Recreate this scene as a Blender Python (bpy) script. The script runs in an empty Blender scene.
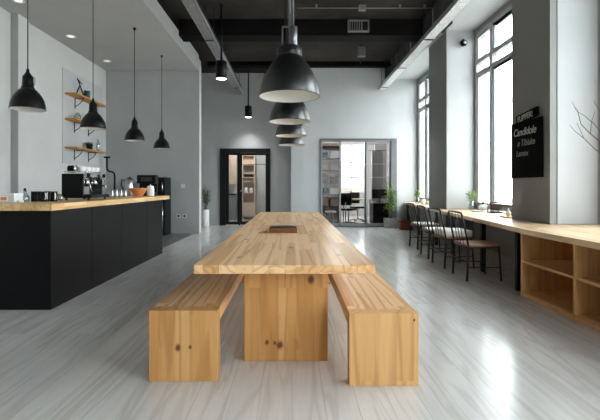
import bpy, bmesh, math, random
from mathutils import Vector, Matrix
random.seed(7)
R = math.radians
scene = bpy.context.scene
COL = scene.collection

# ---------------------------------------------------------------- materials
def new_mat(name):
    m = bpy.data.materials.new(name); m.use_nodes = True
    nt = m.node_tree; b = nt.nodes['Principled BSDF']
    return m, nt, b
def N(nt, t, **kw):
    n = nt.nodes.new(t)
    for k, v in kw.items():
        setattr(n, k, v)
    return n
def ramp(nt, fac, stops):
    r = N(nt, 'ShaderNodeValToRGB')
    while len(r.color_ramp.elements) < len(stops): r.color_ramp.elements.new(0.5)
    for e, (p, c) in zip(r.color_ramp.elements, stops):
        e.position = p; e.color = (*c, 1)
    nt.links.new(fac, r.inputs[0]); return r.outputs[0]
def mixc(nt, mode, fac, a, b):
    n = N(nt, 'ShaderNodeMix', data_type='RGBA', blend_type=mode)
    for sock, v in ((n.inputs[0], fac), (n.inputs[6], a), (n.inputs[7], b)):
        if isinstance(v, (int, float)): sock.default_value = v
        elif isinstance(v, tuple): sock.default_value = (*v, 1)
        else: nt.links.new(v, sock)
    return n.outputs[2]
def noise(nt, vec, scale, detail=4, rough=.55, dist=0):
    n = N(nt, 'ShaderNodeTexNoise'); n.inputs['Scale'].default_value = scale
    n.inputs['Detail'].default_value = detail; n.inputs['Roughness'].default_value = rough
    n.inputs['Distortion'].default_value = dist
    if vec is not None: nt.links.new(vec, n.inputs['Vector'])
    return n.outputs['Fac']
def coords(nt, scale=(1, 1, 1), rot=(0, 0, 0), loc=(0, 0, 0)):
    c = N(nt, 'ShaderNodeTexCoord'); m = N(nt, 'ShaderNodeMapping')
    m.inputs['Scale'].default_value = scale; m.inputs['Rotation'].default_value = rot
    m.inputs['Location'].default_value = loc
    nt.links.new(c.outputs['Object'], m.inputs['Vector']); return m.outputs[0]
def bump(nt, b, h, strength=.2, dist=.01):
    n = N(nt, 'ShaderNodeBump'); n.inputs['Strength'].default_value = strength
    n.inputs['Distance'].default_value = dist
    nt.links.new(h, n.inputs['Height']); nt.links.new(n.outputs[0], b.inputs['Normal'])

def plain(name, col, rough=.5, metal=0, var=.08, nscale=6, spec=.5, coat=0, bmp=0):
    m, nt, b = new_mat(name)
    f = noise(nt, coords(nt), nscale, 5)
    lo = tuple(c * (1 - var) for c in col); hi = tuple(min(1, c * (1 + var)) for c in col)
    nt.links.new(ramp(nt, f, [(.3, lo), (.7, hi)]), b.inputs['Base Color'])
    b.inputs['Roughness'].default_value = rough; b.inputs['Metallic'].default_value = metal
    b.inputs['Specular IOR Level'].default_value = spec
    b.inputs['Coat Weight'].default_value = coat
    if bmp: bump(nt, b, noise(nt, coords(nt), nscale * 8, 3), bmp, .004)
    return m
def emis(name, col, s):
    m, nt, b = new_mat(name)
    b.inputs['Base Color'].default_value = (*col, 1)
    b.inputs['Emission Color'].default_value = (*col, 1); b.inputs['Emission Strength'].default_value = s
    return m
def glass(name, tint=(.95, .97, .97), refl=.08):
    m = bpy.data.materials.new(name); m.use_nodes = True; nt = m.node_tree; nt.nodes.clear()
    o = N(nt, 'ShaderNodeOutputMaterial'); mx = N(nt, 'ShaderNodeMixShader')
    t = N(nt, 'ShaderNodeBsdfTransparent'); g = N(nt, 'ShaderNodeBsdfGlossy')
    lw = N(nt, 'ShaderNodeLayerWeight'); lw.inputs[0].default_value = .35
    mp = N(nt, 'ShaderNodeMapRange'); mp.inputs[3].default_value = refl * .4; mp.inputs[4].default_value = refl * 4
    nt.links.new(lw.outputs['Facing'], mp.inputs[0])
    t.inputs[0].default_value = (*tint, 1); g.inputs['Roughness'].default_value = .02
    nt.links.new(mp.outputs[0], mx.inputs[0]); nt.links.new(t.outputs[0], mx.inputs[1]); nt.links.new(g.outputs[0], mx.inputs[2])
    nt.links.new(mx.outputs[0], o.inputs[0]); return m

def wood(name, axis='y', light=(.68, .42, .2), dark=(.42, .21, .075), stave=.13, length=1.1, knots=1.0,
         rough=.42, contrast=.5, seed=0.0, amber=(.5, .24, .07), knots_at=(), tonal=.9, ring=46, xs=9, stretch=.3, tones=None):
    """timber with long grain along AXIS, glued staves and a few knots"""
    m, nt, b = new_mat(name)
    rot = {'y': (0, 0, 0), 'z': (R(90), 0, 0), 'x': (0, 0, R(90))}[axis]      # bring the grain onto local y
    base = coords(nt, rot=rot, loc=(seed, seed * 1.7, seed * .6))
    def M(scale):
        q = N(nt, 'ShaderNodeMapping'); q.inputs['Scale'].default_value = scale
        nt.links.new(base, q.inputs['Vector']); return q.outputs[0]
    # staves
    br = N(nt, 'ShaderNodeTexBrick'); br.offset = .37; br.offset_frequency = 2; br.squash = 1
    rr = N(nt, 'ShaderNodeMapping'); rr.inputs['Rotation'].default_value = (0, 0, R(-90))
    nt.links.new(base, rr.inputs['Vector']); nt.links.new(rr.outputs[0], br.inputs['Vector'])
    br.inputs['Color1'].default_value = (0, 0, 0, 1); br.inputs['Color2'].default_value = (1, 1, 1, 1)
    br.inputs['Mortar'].default_value = (.5, .5, .5, 1)
    br.inputs['Scale'].default_value = 1; br.inputs['Mortar Size'].default_value = 0.0
    br.inputs['Brick Width'].default_value = length; br.inputs['Row Height'].default_value = stave
    tone = br.outputs['Color']
    # offset grain per stave
    add = N(nt, 'ShaderNodeVectorMath', operation='MULTIPLY_ADD')
    nt.links.new(tone, add.inputs[0]); add.inputs[1].default_value = (3.1, 7.7, 5.3); nt.links.new(base, add.inputs[2])
    def G(scale):
        q = N(nt, 'ShaderNodeMapping'); q.inputs['Scale'].default_value = scale
        nt.links.new(add.outputs[0], q.inputs['Vector']); return q.outputs[0]
    g1 = noise(nt, G((xs, stretch, xs)), .8, 1, .4, .35)
    w = N(nt, 'ShaderNodeMath', operation='MULTIPLY'); nt.links.new(g1, w.inputs[0]); w.inputs[1].default_value = ring
    s = N(nt, 'ShaderNodeMath', operation='SINE'); nt.links.new(w.outputs[0], s.inputs[0])
    s2 = N(nt, 'ShaderNodeMapRange'); s2.inputs[1].default_value = -1; s2.inputs[2].default_value = 1
    nt.links.new(s.outputs[0], s2.inputs[0])
    fine = noise(nt, G((60, 1.5, 60)), 2.5, 5, .6)
    mid = tuple(a * .62 + c * .38 for a, c in zip(light, dark))
    c1 = ramp(nt, s2.outputs[0], [(0, tuple(l * (1 - k * contrast) for l, k in zip(light, (.42, .52, .62)))), (.3, light), (1, light)])
    c2 = mixc(nt, 'MULTIPLY', .55 * contrast + .2, c1, ramp(nt, fine, [(.25, (.72, .66, .58)), (.7, (1, 1, 1))]))
    tf = N(nt, 'ShaderNodeMath', operation='MULTIPLY'); nt.links.new(tone, tf.inputs[0]); tf.inputs[1].default_value = tonal
    c3 = mixc(nt, 'MIX', tf.outputs[0], c2, mixc(nt, 'MULTIPLY', 1.0, c2, ramp(nt, tone, tones or [(0, (1, 1, 1)), (.3, (.93, .86, .76)), (.5, (1, .98, .95)), (.7, (.84, .72, .56)), (.85, (.97, .93, .86)), (1, (.78, .64, .47))])))
    # amber heartwood streaks
    st = noise(nt, G((7, .35, 7)), 1.1, 2, .5, .6)
    c4 = mixc(nt, 'MIX', ramp(nt, st, [(.54, (0, 0, 0)), (.64, (.7 * contrast + .15,) * 3)]), c3, amber)
    fl = noise(nt, G((22, 1.6, 22)), 1.3, 3, .6, .5)
    fk = noise(nt, G((2.5, .6, 2.5)), 1.0, 1, .5)
    fm = N(nt, 'ShaderNodeMath', operation='MULTIPLY'); nt.links.new(ramp(nt, fl, [(.60, (0, 0, 0)), (.70, (1, 1, 1))]), fm.inputs[0]); nt.links.new(ramp(nt, fk, [(.48, (0, 0, 0)), (.62, (.8 * contrast,) * 3)]), fm.inputs[1])
    c4 = mixc(nt, 'MIX', fm.outputs[0], c4, tuple(a * .5 for a in amber))
    # knots
    v = N(nt, 'ShaderNodeTexVoronoi', feature='F1', voronoi_dimensions='2D'); v.inputs['Scale'].default_value = 1.5
    v.inputs['Randomness'].default_value = 1
    nd = N(nt, 'ShaderNodeVectorMath', operation='ADD')
    nn = N(nt, 'ShaderNodeTexNoise'); nn.inputs['Scale'].default_value = 14; nt.links.new(base, nn.inputs['Vector'])
    sc_ = N(nt, 'ShaderNodeVectorMath', operation='SCALE'); sc_.inputs['Scale'].default_value = .1; nt.links.new(nn.outputs['Color'], sc_.inputs[0])
    nt.links.new(M((1.35, .9, 1.35)), nd.inputs[0]); nt.links.new(sc_.outputs[0], nd.inputs[1])
    nt.links.new(nd.outputs[0], v.inputs['Vector'])
    kf = ramp(nt, v.outputs['Distance'], [(0, (1, 1, 1)), (.022, (.9, .9, .9)), (.034, (.3, .3, .3)), (.075, (0, 0, 0))])
    kk = N(nt, 'ShaderNodeMath', operation='MULTIPLY'); nt.links.new(kf, kk.inputs[0]); kk.inputs[1].default_value = .85 * knots
    c5 = mixc(nt, 'MIX', kk.outputs[0], c4, (.10, .035, .015))
    for (kx, kz, kr) in knots_at:        # the big knots of this very board: dark heart, brown halo drawn out along the grain
        oc = N(nt, 'ShaderNodeTexCoord'); mp = N(nt, 'ShaderNodeMapping')
        n3 = N(nt, 'ShaderNodeTexNoise'); n3.inputs['Scale'].default_value = 30; nt.links.new(oc.outputs['Object'], n3.inputs['Vector'])
        wv = N(nt, 'ShaderNodeVectorMath', operation='MULTIPLY_ADD'); nt.links.new(n3.outputs['Color'], wv.inputs[0]); wv.inputs[1].default_value = (kr * .9,) * 3; nt.links.new(oc.outputs['Object'], wv.inputs[2])
        mp.inputs['Location'].default_value = (-kx - kr * .45, 0, -kz - kr * .45); nt.links.new(wv.outputs[0], mp.inputs['Vector'])
        ms = N(nt, 'ShaderNodeVectorMath', operation='MULTIPLY'); ms.inputs[1].default_value = (1 / kr, 0, .75 / kr); nt.links.new(mp.outputs[0], ms.inputs[0])
        ln = N(nt, 'ShaderNodeVectorMath', operation='LENGTH'); nt.links.new(ms.outputs[0], ln.inputs[0])
        c5 = mixc(nt, 'MIX', ramp(nt, ln.outputs['Value'], [(0, (.95,) * 3), (.45, (.9,) * 3), (.62, (.45,) * 3), (1, (0, 0, 0))]), c5, (.11, .035, .012))
    nt.links.new(c5, b.inputs['Base Color'])
    b.inputs['Roughness'].default_value = rough; b.inputs['Specular IOR Level'].default_value = .28
    bump(nt, b, fine, .12, .003)
    return m

def floor_mat():
    m, nt, b = new_mat('whitewashed_boards')
    base = coords(nt)
    rr = N(nt, 'ShaderNodeMapping'); rr.inputs['Rotation'].default_value = (0, 0, R(-90)); nt.links.new(base, rr.inputs['Vector'])
    br = N(nt, 'ShaderNodeTexBrick'); br.offset = .41; br.offset_frequency = 3
    nt.links.new(rr.outputs[0], br.inputs['Vector'])
    br.inputs['Color1'].default_value = (0, 0, 0, 1); br.inputs['Color2'].default_value = (1, 1, 1, 1)
    br.inputs['Mortar'].default_value = (.5, .5, .5, 1); br.inputs['Scale'].default_value = 1
    br.inputs['Brick Width'].default_value = 2.3; br.inputs['Row Height'].default_value = .19
    br.inputs['Mortar Size'].default_value = .0016; br.inputs['Mortar Smooth'].default_value = .3
    add = N(nt, 'ShaderNodeVectorMath', operation='MULTIPLY_ADD')
    nt.links.new(br.outputs['Color'], add.inputs[0]); add.inputs[1].default_value = (4, 9, 3); nt.links.new(base, add.inputs[2])
    def G(s):
        q = N(nt, 'ShaderNodeMapping'); q.inputs['Scale'].default_value = s
        nt.links.new(add.outputs[0], q.inputs['Vector']); return q.outputs[0]
    g = noise(nt, G((6, .5, 6)), .9, 2, .5, 1.0)
    w = N(nt, 'ShaderNodeMath', operation='MULTIPLY'); nt.links.new(g, w.inputs[0]); w.inputs[1].default_value = 30
    s = N(nt, 'ShaderNodeMath', operation='SINE'); nt.links.new(w.outputs[0], s.inputs[0])
    s2 = N(nt, 'ShaderNodeMapRange'); s2.inputs[1].default_value = -1; s2.inputs[2].default_value = 1; nt.links.new(s.outputs[0], s2.inputs[0])
    patch = noise(nt, G((3, .5, 3)), 1.0, 2, .5)
    c = ramp(nt, s2.outputs[0], [(0, (.56, .535, .51)), (.35, (.64, .625, .605)), (1, (.67, .66, .645))])
    c = mixc(nt, 'MIX', ramp(nt, patch, [(.35, (0, 0, 0)), (.7, (.4, .4, .4))]), c, (.72, .71, .70))
    c = mixc(nt, 'MULTIPLY', .30, c, ramp(nt, br.outputs['Color'], [(0, (.78, .77, .75)), (1, (1, 1, 1))]))
    fine = noise(nt, G((70, 2, 70)), 2, 4, .6)
    c = mixc(nt, 'MULTIPLY', .3, c, ramp(nt, fine, [(.3, (.78, .77, .75)), (.65, (1, 1, 1))]))
    c = mixc(nt, 'MIX', br.outputs['Fac'], c, (.40, .39, .38))
    nt.links.new(c, b.inputs['Base Color'])
    rg = ramp(nt, patch, [(.3, (.13, .13, .13)), (.75, (.2, .2, .2))]); nt.links.new(rg, b.inputs['Roughness'])
    b.inputs['Specular IOR Level'].default_value = .6
    bump(nt, b, fine, .08, .003)
    return m

def metal_perf(name, col):
    """galvanised sheet punched with rows of holes"""
    m, nt, b = new_mat(name)
    v = N(nt, 'ShaderNodeTexVoronoi'); v.inputs['Scale'].default_value = 22; v.inputs['Randomness'].default_value = .25
    nt.links.new(coords(nt, (1, .55, 1)), v.inputs['Vector'])
    f = noise(nt, coords(nt, (1, .6, 1)), 9, 5)
    c = ramp(nt, v.outputs['Distance'], [(.16, tuple(x * .25 for x in col)), (.26, col)])
    c = mixc(nt, 'MULTIPLY', .6, c, ramp(nt, f, [(.3, (.6, .6, .6)), (.7, (1, 1, 1))]))
    nt.links.new(c, b.inputs['Base Color']); b.inputs['Roughness'].default_value = .5; b.inputs['Metallic'].default_value = .25
    return m

def concrete(name, col):
    m, nt, b = new_mat(name)
    a = noise(nt, coords(nt), .9, 7, .65, .4); f = noise(nt, coords(nt, (1, 6, 1)), 3, 5, .6)
    c = ramp(nt, a, [(.3, tuple(x * .6 for x in col)), (.55, col), (.75, tuple(x * 1.7 for x in col))])
    c = mixc(nt, 'MULTIPLY', .5, c, ramp(nt, f, [(.3, (.55, .52, .5)), (.7, (1, 1, 1))]))
    nt.links.new(c, b.inputs['Base Color']); b.inputs['Roughness'].default_value = .85; b.inputs['Specular IOR Level'].default_value = .1
    bump(nt, b, a, .4, .03); return m

M = {}
M['wall_light'] = plain('light_grey_paint', (.48, .49, .495), .7, var=.03, nscale=2, bmp=.08)
M['wall_white'] = plain('off_white_paint', (.56, .555, .54), .65, var=.03, nscale=2, bmp=.08)
M['wall_grey'] = plain('mid_grey_paint', (.40, .405, .405), .65, var=.04, nscale=2, bmp=.08)
M['wall_pier'] = plain('warm_grey_paint', (.22, .22, .215), .65, var=.04, nscale=2, bmp=.08)  # pier colour darkened for the faces turned away from the windows
M['reveal'] = plain('pale_reveal_paint', (.40, .415, .42), .6, var=.03, nscale=2)  # pier sides made paler: the window light is put into the colour
M['soffit'] = plain('grey_soffit_paint', (.46, .46, .45), .75, var=.04, nscale=2)
M['ceil'] = concrete('raw_dark_concrete', (.045, .040, .036))
M['beam'] = concrete('sooty_concrete', (.008, .007, .0065))  # beams much darker than the ceiling slab
M['header'] = concrete('pale_grey_concrete', (.09, .09, .09))
M['floor'] = floor_mat()
M['tile'] = plain('dark_floor_tile', (.13, .135, .14), .35, var=.15, nscale=4)
M['oak_y'] = wood('pine_top_long_grain', 'y', (.95, .64, .37), (.60, .31, .12), .105, 1.1, 1, .34, .55, amber=(.58, .29, .09), ring=44, xs=7, stretch=.16, tonal=1.0, tones=[(0, (1.0, 1.0, 1.0)), (.2, (.92, .84, .74)), (.4, (1, .97, .92)), (.55, (.83, .70, .53)), (.7, (.97, .92, .84)), (.85, (.86, .75, .6)), (1, (.72, .56, .38))])
M['oak_z'] = wood('pine_leg_upright_grain', 'z', (.70, .40, .16), (.50, .24, .07), .13, 3.0, .3, .42, .55, seed=.31, amber=(.54, .26, .07), knots_at=((.185, .585, .034), (-.132, .136, .02), (-.04, .115, .032), (-.075, .13, .014)), ring=44, xs=5)
M['oak_z3'] = wood('pine_bench_end_knotty', 'z', (.70, .40, .16), (.52, .25, .075), .11, 3.0, .2, .42, .55, seed=.71, amber=(.54, .26, .07), knots_at=((-.033, .215, .024), (.045, .22, .014)), ring=44, xs=5)
M['oak_z2'] = wood('pine_leg_upright_grain_pale', 'z', (.74, .45, .20), (.60, .32, .11), .11, 3.0, .2, .42, .45, seed=1.13, amber=(.62, .34, .12), knots_at=((.19, .415, .010),), ring=44, xs=5)
M['oak_bench'] = wood('pine_bench_long_grain', 'y', (.86, .55, .28), (.50, .25, .08), .15, 2.4, 1, .36, .7, seed=2.2, ring=36, xs=6, stretch=.2, tonal=.8)
M['oak_bar'] = wood('bar_top_timber', 'y', (.80, .56, .30), (.58, .34, .15), .06, .5, .4, .35, .5, seed=4.0)
M['oak_desk'] = wood('desk_timber', 'y', (.84, .66, .46), (.68, .48, .29), .09, .8, .1, .35, .35, seed=5.0)
M['ply'] = wood('shelving_plywood', 'y', (.72, .44, .21), (.58, .33, .14), .6, 3.0, .1, .5, .3, seed=3.3)
M['ply_z'] = wood('shelving_plywood_upright', 'z', (.68, .41, .18), (.54, .30, .11), .6, 3.0, .1, .5, .3, seed=6.3)
M['shelf_wood'] = wood('orange_shelf_timber', 'y', (.62, .29, .07), (.42, .17, .035), .2, 2, .3, .5, .5, seed=7.3)
M['seat_wood'] = wood('brown_seat_timber', 'x', (.32, .17, .085), (.2, .095, .04), .08, 1, .2, .4, .5, seed=1.9, amber=(.2, .09, .03))
M['dark_wood'] = wood('walnut_block', 'x', (.20, .08, .03), (.12, .05, .02), .1, .4, .2, .4, .5, seed=2.9, amber=(.2, .07, .02))
M['bar_black'] = plain('satin_black_panel', (.004, .004, .0045), .36, var=.2, nscale=3, spec=.16)
M['black'] = plain('black_enamel', (.004, .004, .0045), .4, var=.1, spec=.2)
M['lampblack'] = plain('black_lamp_enamel', (.004, .0042, .0045), .34, var=.05, spec=.35)
M['lampgloss'] = plain('satin_black_lamp_enamel', (.004, .0042, .0045), .32, var=.05, spec=1.0)
M['blackmetal'] = plain('black_steel', (.012, .012, .013), .42, .3, var=.1)
M['slate'] = plain('dark_slate_top', (.025, .025, .026), .3, var=.3, nscale=20)
M['enamel_white'] = plain('white_enamel', (.86, .85, .83), .45, var=.02)
M['white'] = plain('white_ceramic', (.82, .82, .81), .25, var=.03)
M['cream'] = plain('undyed_cloth', (.84, .83, .80), .9, var=.06, nscale=30, bmp=.5)
M['chrome'] = plain('polished_steel', (.75, .75, .76), .14, 1, var=.05)
M['dark_steel'] = plain('dark_worn_steel', (.16, .16, .165), .35, .8, var=.3, nscale=12)
M['steel'] = plain('brushed_steel', (.45, .45, .46), .32, .9, var=.1)
M['galv'] = metal_perf('punched_galvanised_sheet', (.80, .81, .81))  # sheet brightened for the tray that the windows light
M['galv_dull'] = metal_perf('dull_punched_galvanised_sheet', (.36, .36, .36))  # same sheet with the shade of the kitchen side put into its colour
M['galv_plain'] = plain('galvanised_edge', (.55, .56, .56), .4, .6, var=.1, nscale=15)
M['frame_grey'] = plain('grey_window_paint', (.34, .345, .35), .5, var=.05)
M['frame_mid'] = plain('mid_grey_aluminium', (.13, .135, .14), .45, .2, var=.05)
M['frame_sash'] = plain('pale_grey_aluminium', (.26, .27, .28), .4, .3, var=.05)
M['frame_silver'] = plain('grey_aluminium', (.33, .34, .36), .35, .5, var=.05)
M['frame_black'] = plain('charcoal_door_paint', (.006, .007, .008), .5, var=.1, spec=.2)
M['orange'] = plain('terracotta_glaze', (.60, .20, .06), .35, var=.1)
M['teal'] = plain('teal_tin', (.02, .10, .11), .35, var=.1)
M['paper'] = plain('pale_grey_card', (.66, .67, .68), .7, var=.03)
M['label_orange'] = plain('orange_print', (.75, .28, .10), .6, var=.05)
M['leaf'] = plain('green_leaf', (.10, .19, .045), .5, var=.5, nscale=14)
M['leaf_pale'] = plain('fresh_green_leaf', (.22, .34, .07), .5, var=.4, nscale=14)
M['leaf_mid'] = plain('mid_green_leaf', (.15, .22, .07), .5, var=.5, nscale=14)
M['bark'] = plain('thin_bark', (.10, .07, .05), .8, var=.3, nscale=30)
M['soil'] = plain('potting_soil', (.03, .02, .015), .95, var=.5, nscale=60)
M['stonepot'] = plain('grey_stone_pot', (.30, .29, .28), .8, var=.2, nscale=12, bmp=.3)
M['glass'] = glass('clear_pane')
M['tint'] = glass('tinted_pane', (.74, .75, .76), .02)
M['jar'] = glass('clear_jar_glass', (.86, .9, .9), .2)
M['chalkboard'] = plain('chalkboard_black', (.004, .004, .004), .8, var=.3, spec=.05)
M['chalk'] = plain('white_chalk', (.5, .5, .49), .95, var=.4, nscale=60)
M['chalk_dim'] = plain('smudged_chalk', (.22, .22, .22), .95, var=.4, nscale=60)
M['socket'] = plain('grey_switch_plastic', (.28, .285, .29), .4, var=.02)
M['bulb'] = emis('lamp_glow', (1, .97, .92), 5)
M['warm'] = emis('warm_filament', (1, .55, .2), 6)
M['downlight'] = emis('downlight_face', (1, .98, .95), .75)
M['beige'] = plain('beige_cabinet', (.58, .46, .36), .6, var=.05)
M['dark_red'] = plain('red_brown_crate', (.22, .055, .025), .5, var=.2)
M['outside'] = plain('pale_render_facade', (.55, .48, .38), .8, var=.05)
M['ground'] = plain('pale_paving', (.55, .55, .53), .8, var=.1)
M['curtain'] = plain('brown_drape', (.25, .18, .14), .9, var=.2)
M['grille'] = plain('pale_vent_metal', (.22, .215, .21), .5, .3, var=.1)

# ---------------------------------------------------------------- mesh helpers
class MB:
    """collects shapes into one mesh"""
    def __init__(s): s.bm = bmesh.new(); s.mats = []; s.mi = 0
    def mat(s, m):
        if m not in s.mats: s.mats.append(m)
        s.mi = s.mats.index(m); return s
    def _tag(s, n0):
        s.bm.faces.ensure_lookup_table()
        for f in s.bm.faces[n0:]: f.material_index = s.mi
    def box(s, x0, x1, y0, y1, z0, z1, bev=0):
        n0 = len(s.bm.faces)
        r = bmesh.ops.create_cube(s.bm, size=1)
        mt = Matrix.Translation(((x0 + x1) / 2, (y0 + y1) / 2, (z0 + z1) / 2)) @ Matrix.Diagonal((abs(x1 - x0), abs(y1 - y0), abs(z1 - z0), 1))
        bmesh.ops.transform(s.bm, matrix=mt, verts=r['verts'])
        if bev:
            es = list({e for v in r['verts'] for e in v.link_edges})
            bmesh.ops.bevel(s.bm, geom=es, offset=bev, segments=2, profile=.6, affect='EDGES')
        s._tag(n0); return s
    def lathe(s, prof, c=(0, 0, 0), seg=32, close=False, axis='z'):
        n0 = len(s.bm.faces); rings = []
        for r, z in prof:
            ring = []
            for i in range(seg):
                a = 2 * math.pi * i / seg
                p = (r * math.cos(a), r * math.sin(a), z)
                if axis == 'x': p = (p[2], p[0], p[1])
                if axis == 'y': p = (p[0], p[2], p[1])
                ring.append(s.bm.verts.new((p[0] + c[0], p[1] + c[1], p[2] + c[2])))
            rings.append(ring)
        pairs = list(zip(rings, rings[1:])) + ([(rings[-1], rings[0])] if close else [])
        for a, b in pairs:
            for i in range(seg):
                j = (i + 1) % seg
                f = s.bm.faces.new((a[i], a[j], b[j], b[i])); f.smooth = True
        if not close:
            for ring, (r, z) in ((rings[0], prof[0]), (rings[-1], prof[-1])):
                if r < .0021: 
                    try: s.bm.faces.new(ring)
                    except ValueError: pass
        s._tag(n0); return s
    def cyl(s, c, r, z0, z1, seg=24, axis='z', r2=None):
        r2 = r if r2 is None else r2
        return s.lathe([(.001, z0), (r - .0005 if r > .002 else r, z0), (r, z0 + .0005), (r2, z1 - .0005), (r2 - .0005 if r2 > .002 else r2, z1), (.001, z1)], c, seg, axis=axis)
    def tube(s, pts, r, seg=10, r_end=None):
        n0 = len(s.bm.faces); pts = [Vector(p) for p in pts]; rings = []
        n = len(pts); up = None
        for i, p in enumerate(pts):
            d = (pts[min(i + 1, n - 1)] - pts[max(i - 1, 0)]).normalized()
            if up is None:
                up = d.orthogonal().normalized()
            up = (up - d * up.dot(d)).normalized(); side = d.cross(up)
            rr = r if r_end is None else r + (r_end - r) * i / (n - 1)
            rings.append([s.bm.verts.new(p + (up * math.cos(2 * math.pi * k / seg) + side * math.sin(2 * math.pi * k / seg)) * rr) for k in range(seg)])
        for a, b in zip(rings, rings[1:]):
            for i in range(seg):
                j = (i + 1) % seg; f = s.bm.faces.new((a[i], a[j], b[j], b[i])); f.smooth = True
        s.bm.faces.new(rings[0][::-1]); s.bm.faces.new(rings[-1])
        s._tag(n0); return s
    def prism(s, poly, z0, z1):
        n0 = len(s.bm.faces)
        a = [s.bm.verts.new((x, y, z0)) for x, y in poly]; b = [s.bm.verts.new((x, y, z1)) for x, y in poly]
        s.bm.faces.new(a[::-1]); s.bm.faces.new(b)
        for i in range(len(poly)):
            j = (i + 1) % len(poly); s.bm.faces.new((a[i], a[j], b[j], b[i]))
        s._tag(n0); return s
    def leaf(s, p, d, L, W, up=Vector((0, 0, 1))):
        n0 = len(s.bm.faces); p = Vector(p); d = Vector(d).normalized()
        side = d.cross(up); side = side.normalized() if side.length > .05 else Vector((1, 0, 0))
        nn = side.cross(d).normalized()
        q = [p, p + d * L * .35 + side * W / 2 + nn * W * .12, p + d * L * .7 + side * W * .36 - nn * L * .04, p + d * L - nn * L * .18,
             p + d * L * .7 - side * W * .36 - nn * L * .04, p + d * L * .35 - side * W / 2 + nn * W * .12, p + d * L * .5 - nn * W * .12]
        v = [s.bm.verts.new(x) for x in q]
        for t in ((0, 1, 6), (1, 2, 6), (2, 3, 6), (3, 4, 6), (4, 5, 6), (5, 0, 6)):
            s.bm.faces.new([v[i] for i in t]).smooth = True
        s._tag(n0); return s
    def build(s, name, mat=None, parent=None, rec=False):
        me = bpy.data.meshes.new(name)
        bmesh.ops.recalc_face_normals(s.bm, faces=s.bm.faces)
        s.bm.to_mesh(me); s.bm.free()
        for m in (s.mats or [mat]): me.materials.append(m)
        o = bpy.data.objects.new(name, me); COL.objects.link(o)
        if parent is not None: o.parent = parent
        return o
def bx(name, mat, x0, x1, y0, y1, z0, z1, parent=None, bev=0):
    return MB().box(x0, x1, y0, y1, z0, z1, bev).build(name, mat, parent)
def tag(o, label=None, cat=None, group=None, kind=None):
    if label: o['label'] = label
    if cat: o['category'] = cat
    if group: o['group'] = group
    if kind: o['kind'] = kind
    return o
def thing(name, loc, label, cat, group=None, rz=0):
    o = bpy.data.objects.new(name, None); COL.objects.link(o)
    o.location = loc; o.rotation_euler = (0, 0, rz); o.empty_display_size = .1
    return tag(o, label, cat, group)
def structure(o): o['kind'] = 'structure'; return o
def copy_tree(o, parent=None):
    c = o.copy(); COL.objects.link(c); c.parent = parent
    for ch in list(o.children): copy_tree(ch, c)
    return c
def place(o, loc, label=None, rz=None, s=None):
    o.location = loc
    if label: o['label'] = label
    if rz is not None: o.rotation_euler = (0, 0, rz)
    if s: o.scale = (s, s, s)
    return o

# ---------------------------------------------------------------- camera: eye 1.25 m above the floor, looking along +Y
cam = bpy.data.cameras.new('camera'); co = bpy.data.objects.new('camera', cam); COL.objects.link(co)
co.location = (0, 0, 1.25); co.rotation_euler = (R(90), 0, 0)
cam.sensor_width = 36; cam.lens = 36 * 430 / 600
cam.shift_x = 8 / 600; cam.shift_y = -23 / 600; cam.clip_start = .05
scene.camera = co

CZ = 4.96     # concrete ceiling
YF = 13.4     # far wall
YA = 14.0     # far wall of the door recess
YP = 11.56    # kitchen end wall
YR = -2.6     # wall behind the camera
XW = 3.9      # window plane
XP = 3.3      # room face of the piers

# ---------------------------------------------------------------- setting
structure(bx('floor', M['floor'], -5.3, 4.15, YR - .2, 19.2, -.12, 0))
tile = bx('floor_tile', M['tile'], -5.0, -2.62, 8.5, YP, 0, .006); structure(tile)
structure(bx('ground', M['ground'], 4.2, 60, -40, 60, -.5, -.3))
structure(bx('ceiling', M['ceil'], -5.3, 4.15, YR - .2, YA + .15, CZ, CZ + .2))

# left wall: nearer stretch set back 15 cm
w = MB(); w.box(-5.4, -5.05, YR, 7.74, 0, CZ); w.box(-5.4, -5.0, 7.74, YA + .15, 0, CZ)
structure(w.build('wall_left', M['wall_white']))
structure(bx('trim_8', M['wall_grey'], -5.05, -4.92, 7.72, 7.74, 0, 4.37)); structure(bx('trim_9', M['wall_white'], -5.0, -4.92, 7.74, 8.05, 0, 4.37))  # pilaster front coloured darker, as the face turned from the light
# kitchen end wall with its free end
w = MB(); w.box(-5.0, -2.5, YP, YP + .25, 0, 4.70)
structure(w.build('wall_kitchen', M['wall_grey']))
structure(bx('trim_1', M['wall_white'], -2.505, -2.49, YP + .004, YP + .246, 0, 4.55))
structure(bx('baseboard_kitchen', M['wall_grey'], -5.0, -2.5, YP - .012, YP, .006, .07))
# far recess wall with the door opening
w = MB(); w.box(-5.0, -2.34, YA, YA + .15, 0, CZ); w.box(-.70, .0, YA, YA + .15, 0, CZ); w.box(-2.34, -.70, YA, YA + .15, 2.5, CZ)
structure(w.build('wall_recess', M['wall_grey']))
w = MB(); w.box(-5.0, -2.34, YA - .012, YA, 0, .08); w.box(-.70, -.03, YA - .012, YA, 0, .08)
structure(w.build('baseboard_recess', M['wall_grey']))
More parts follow.
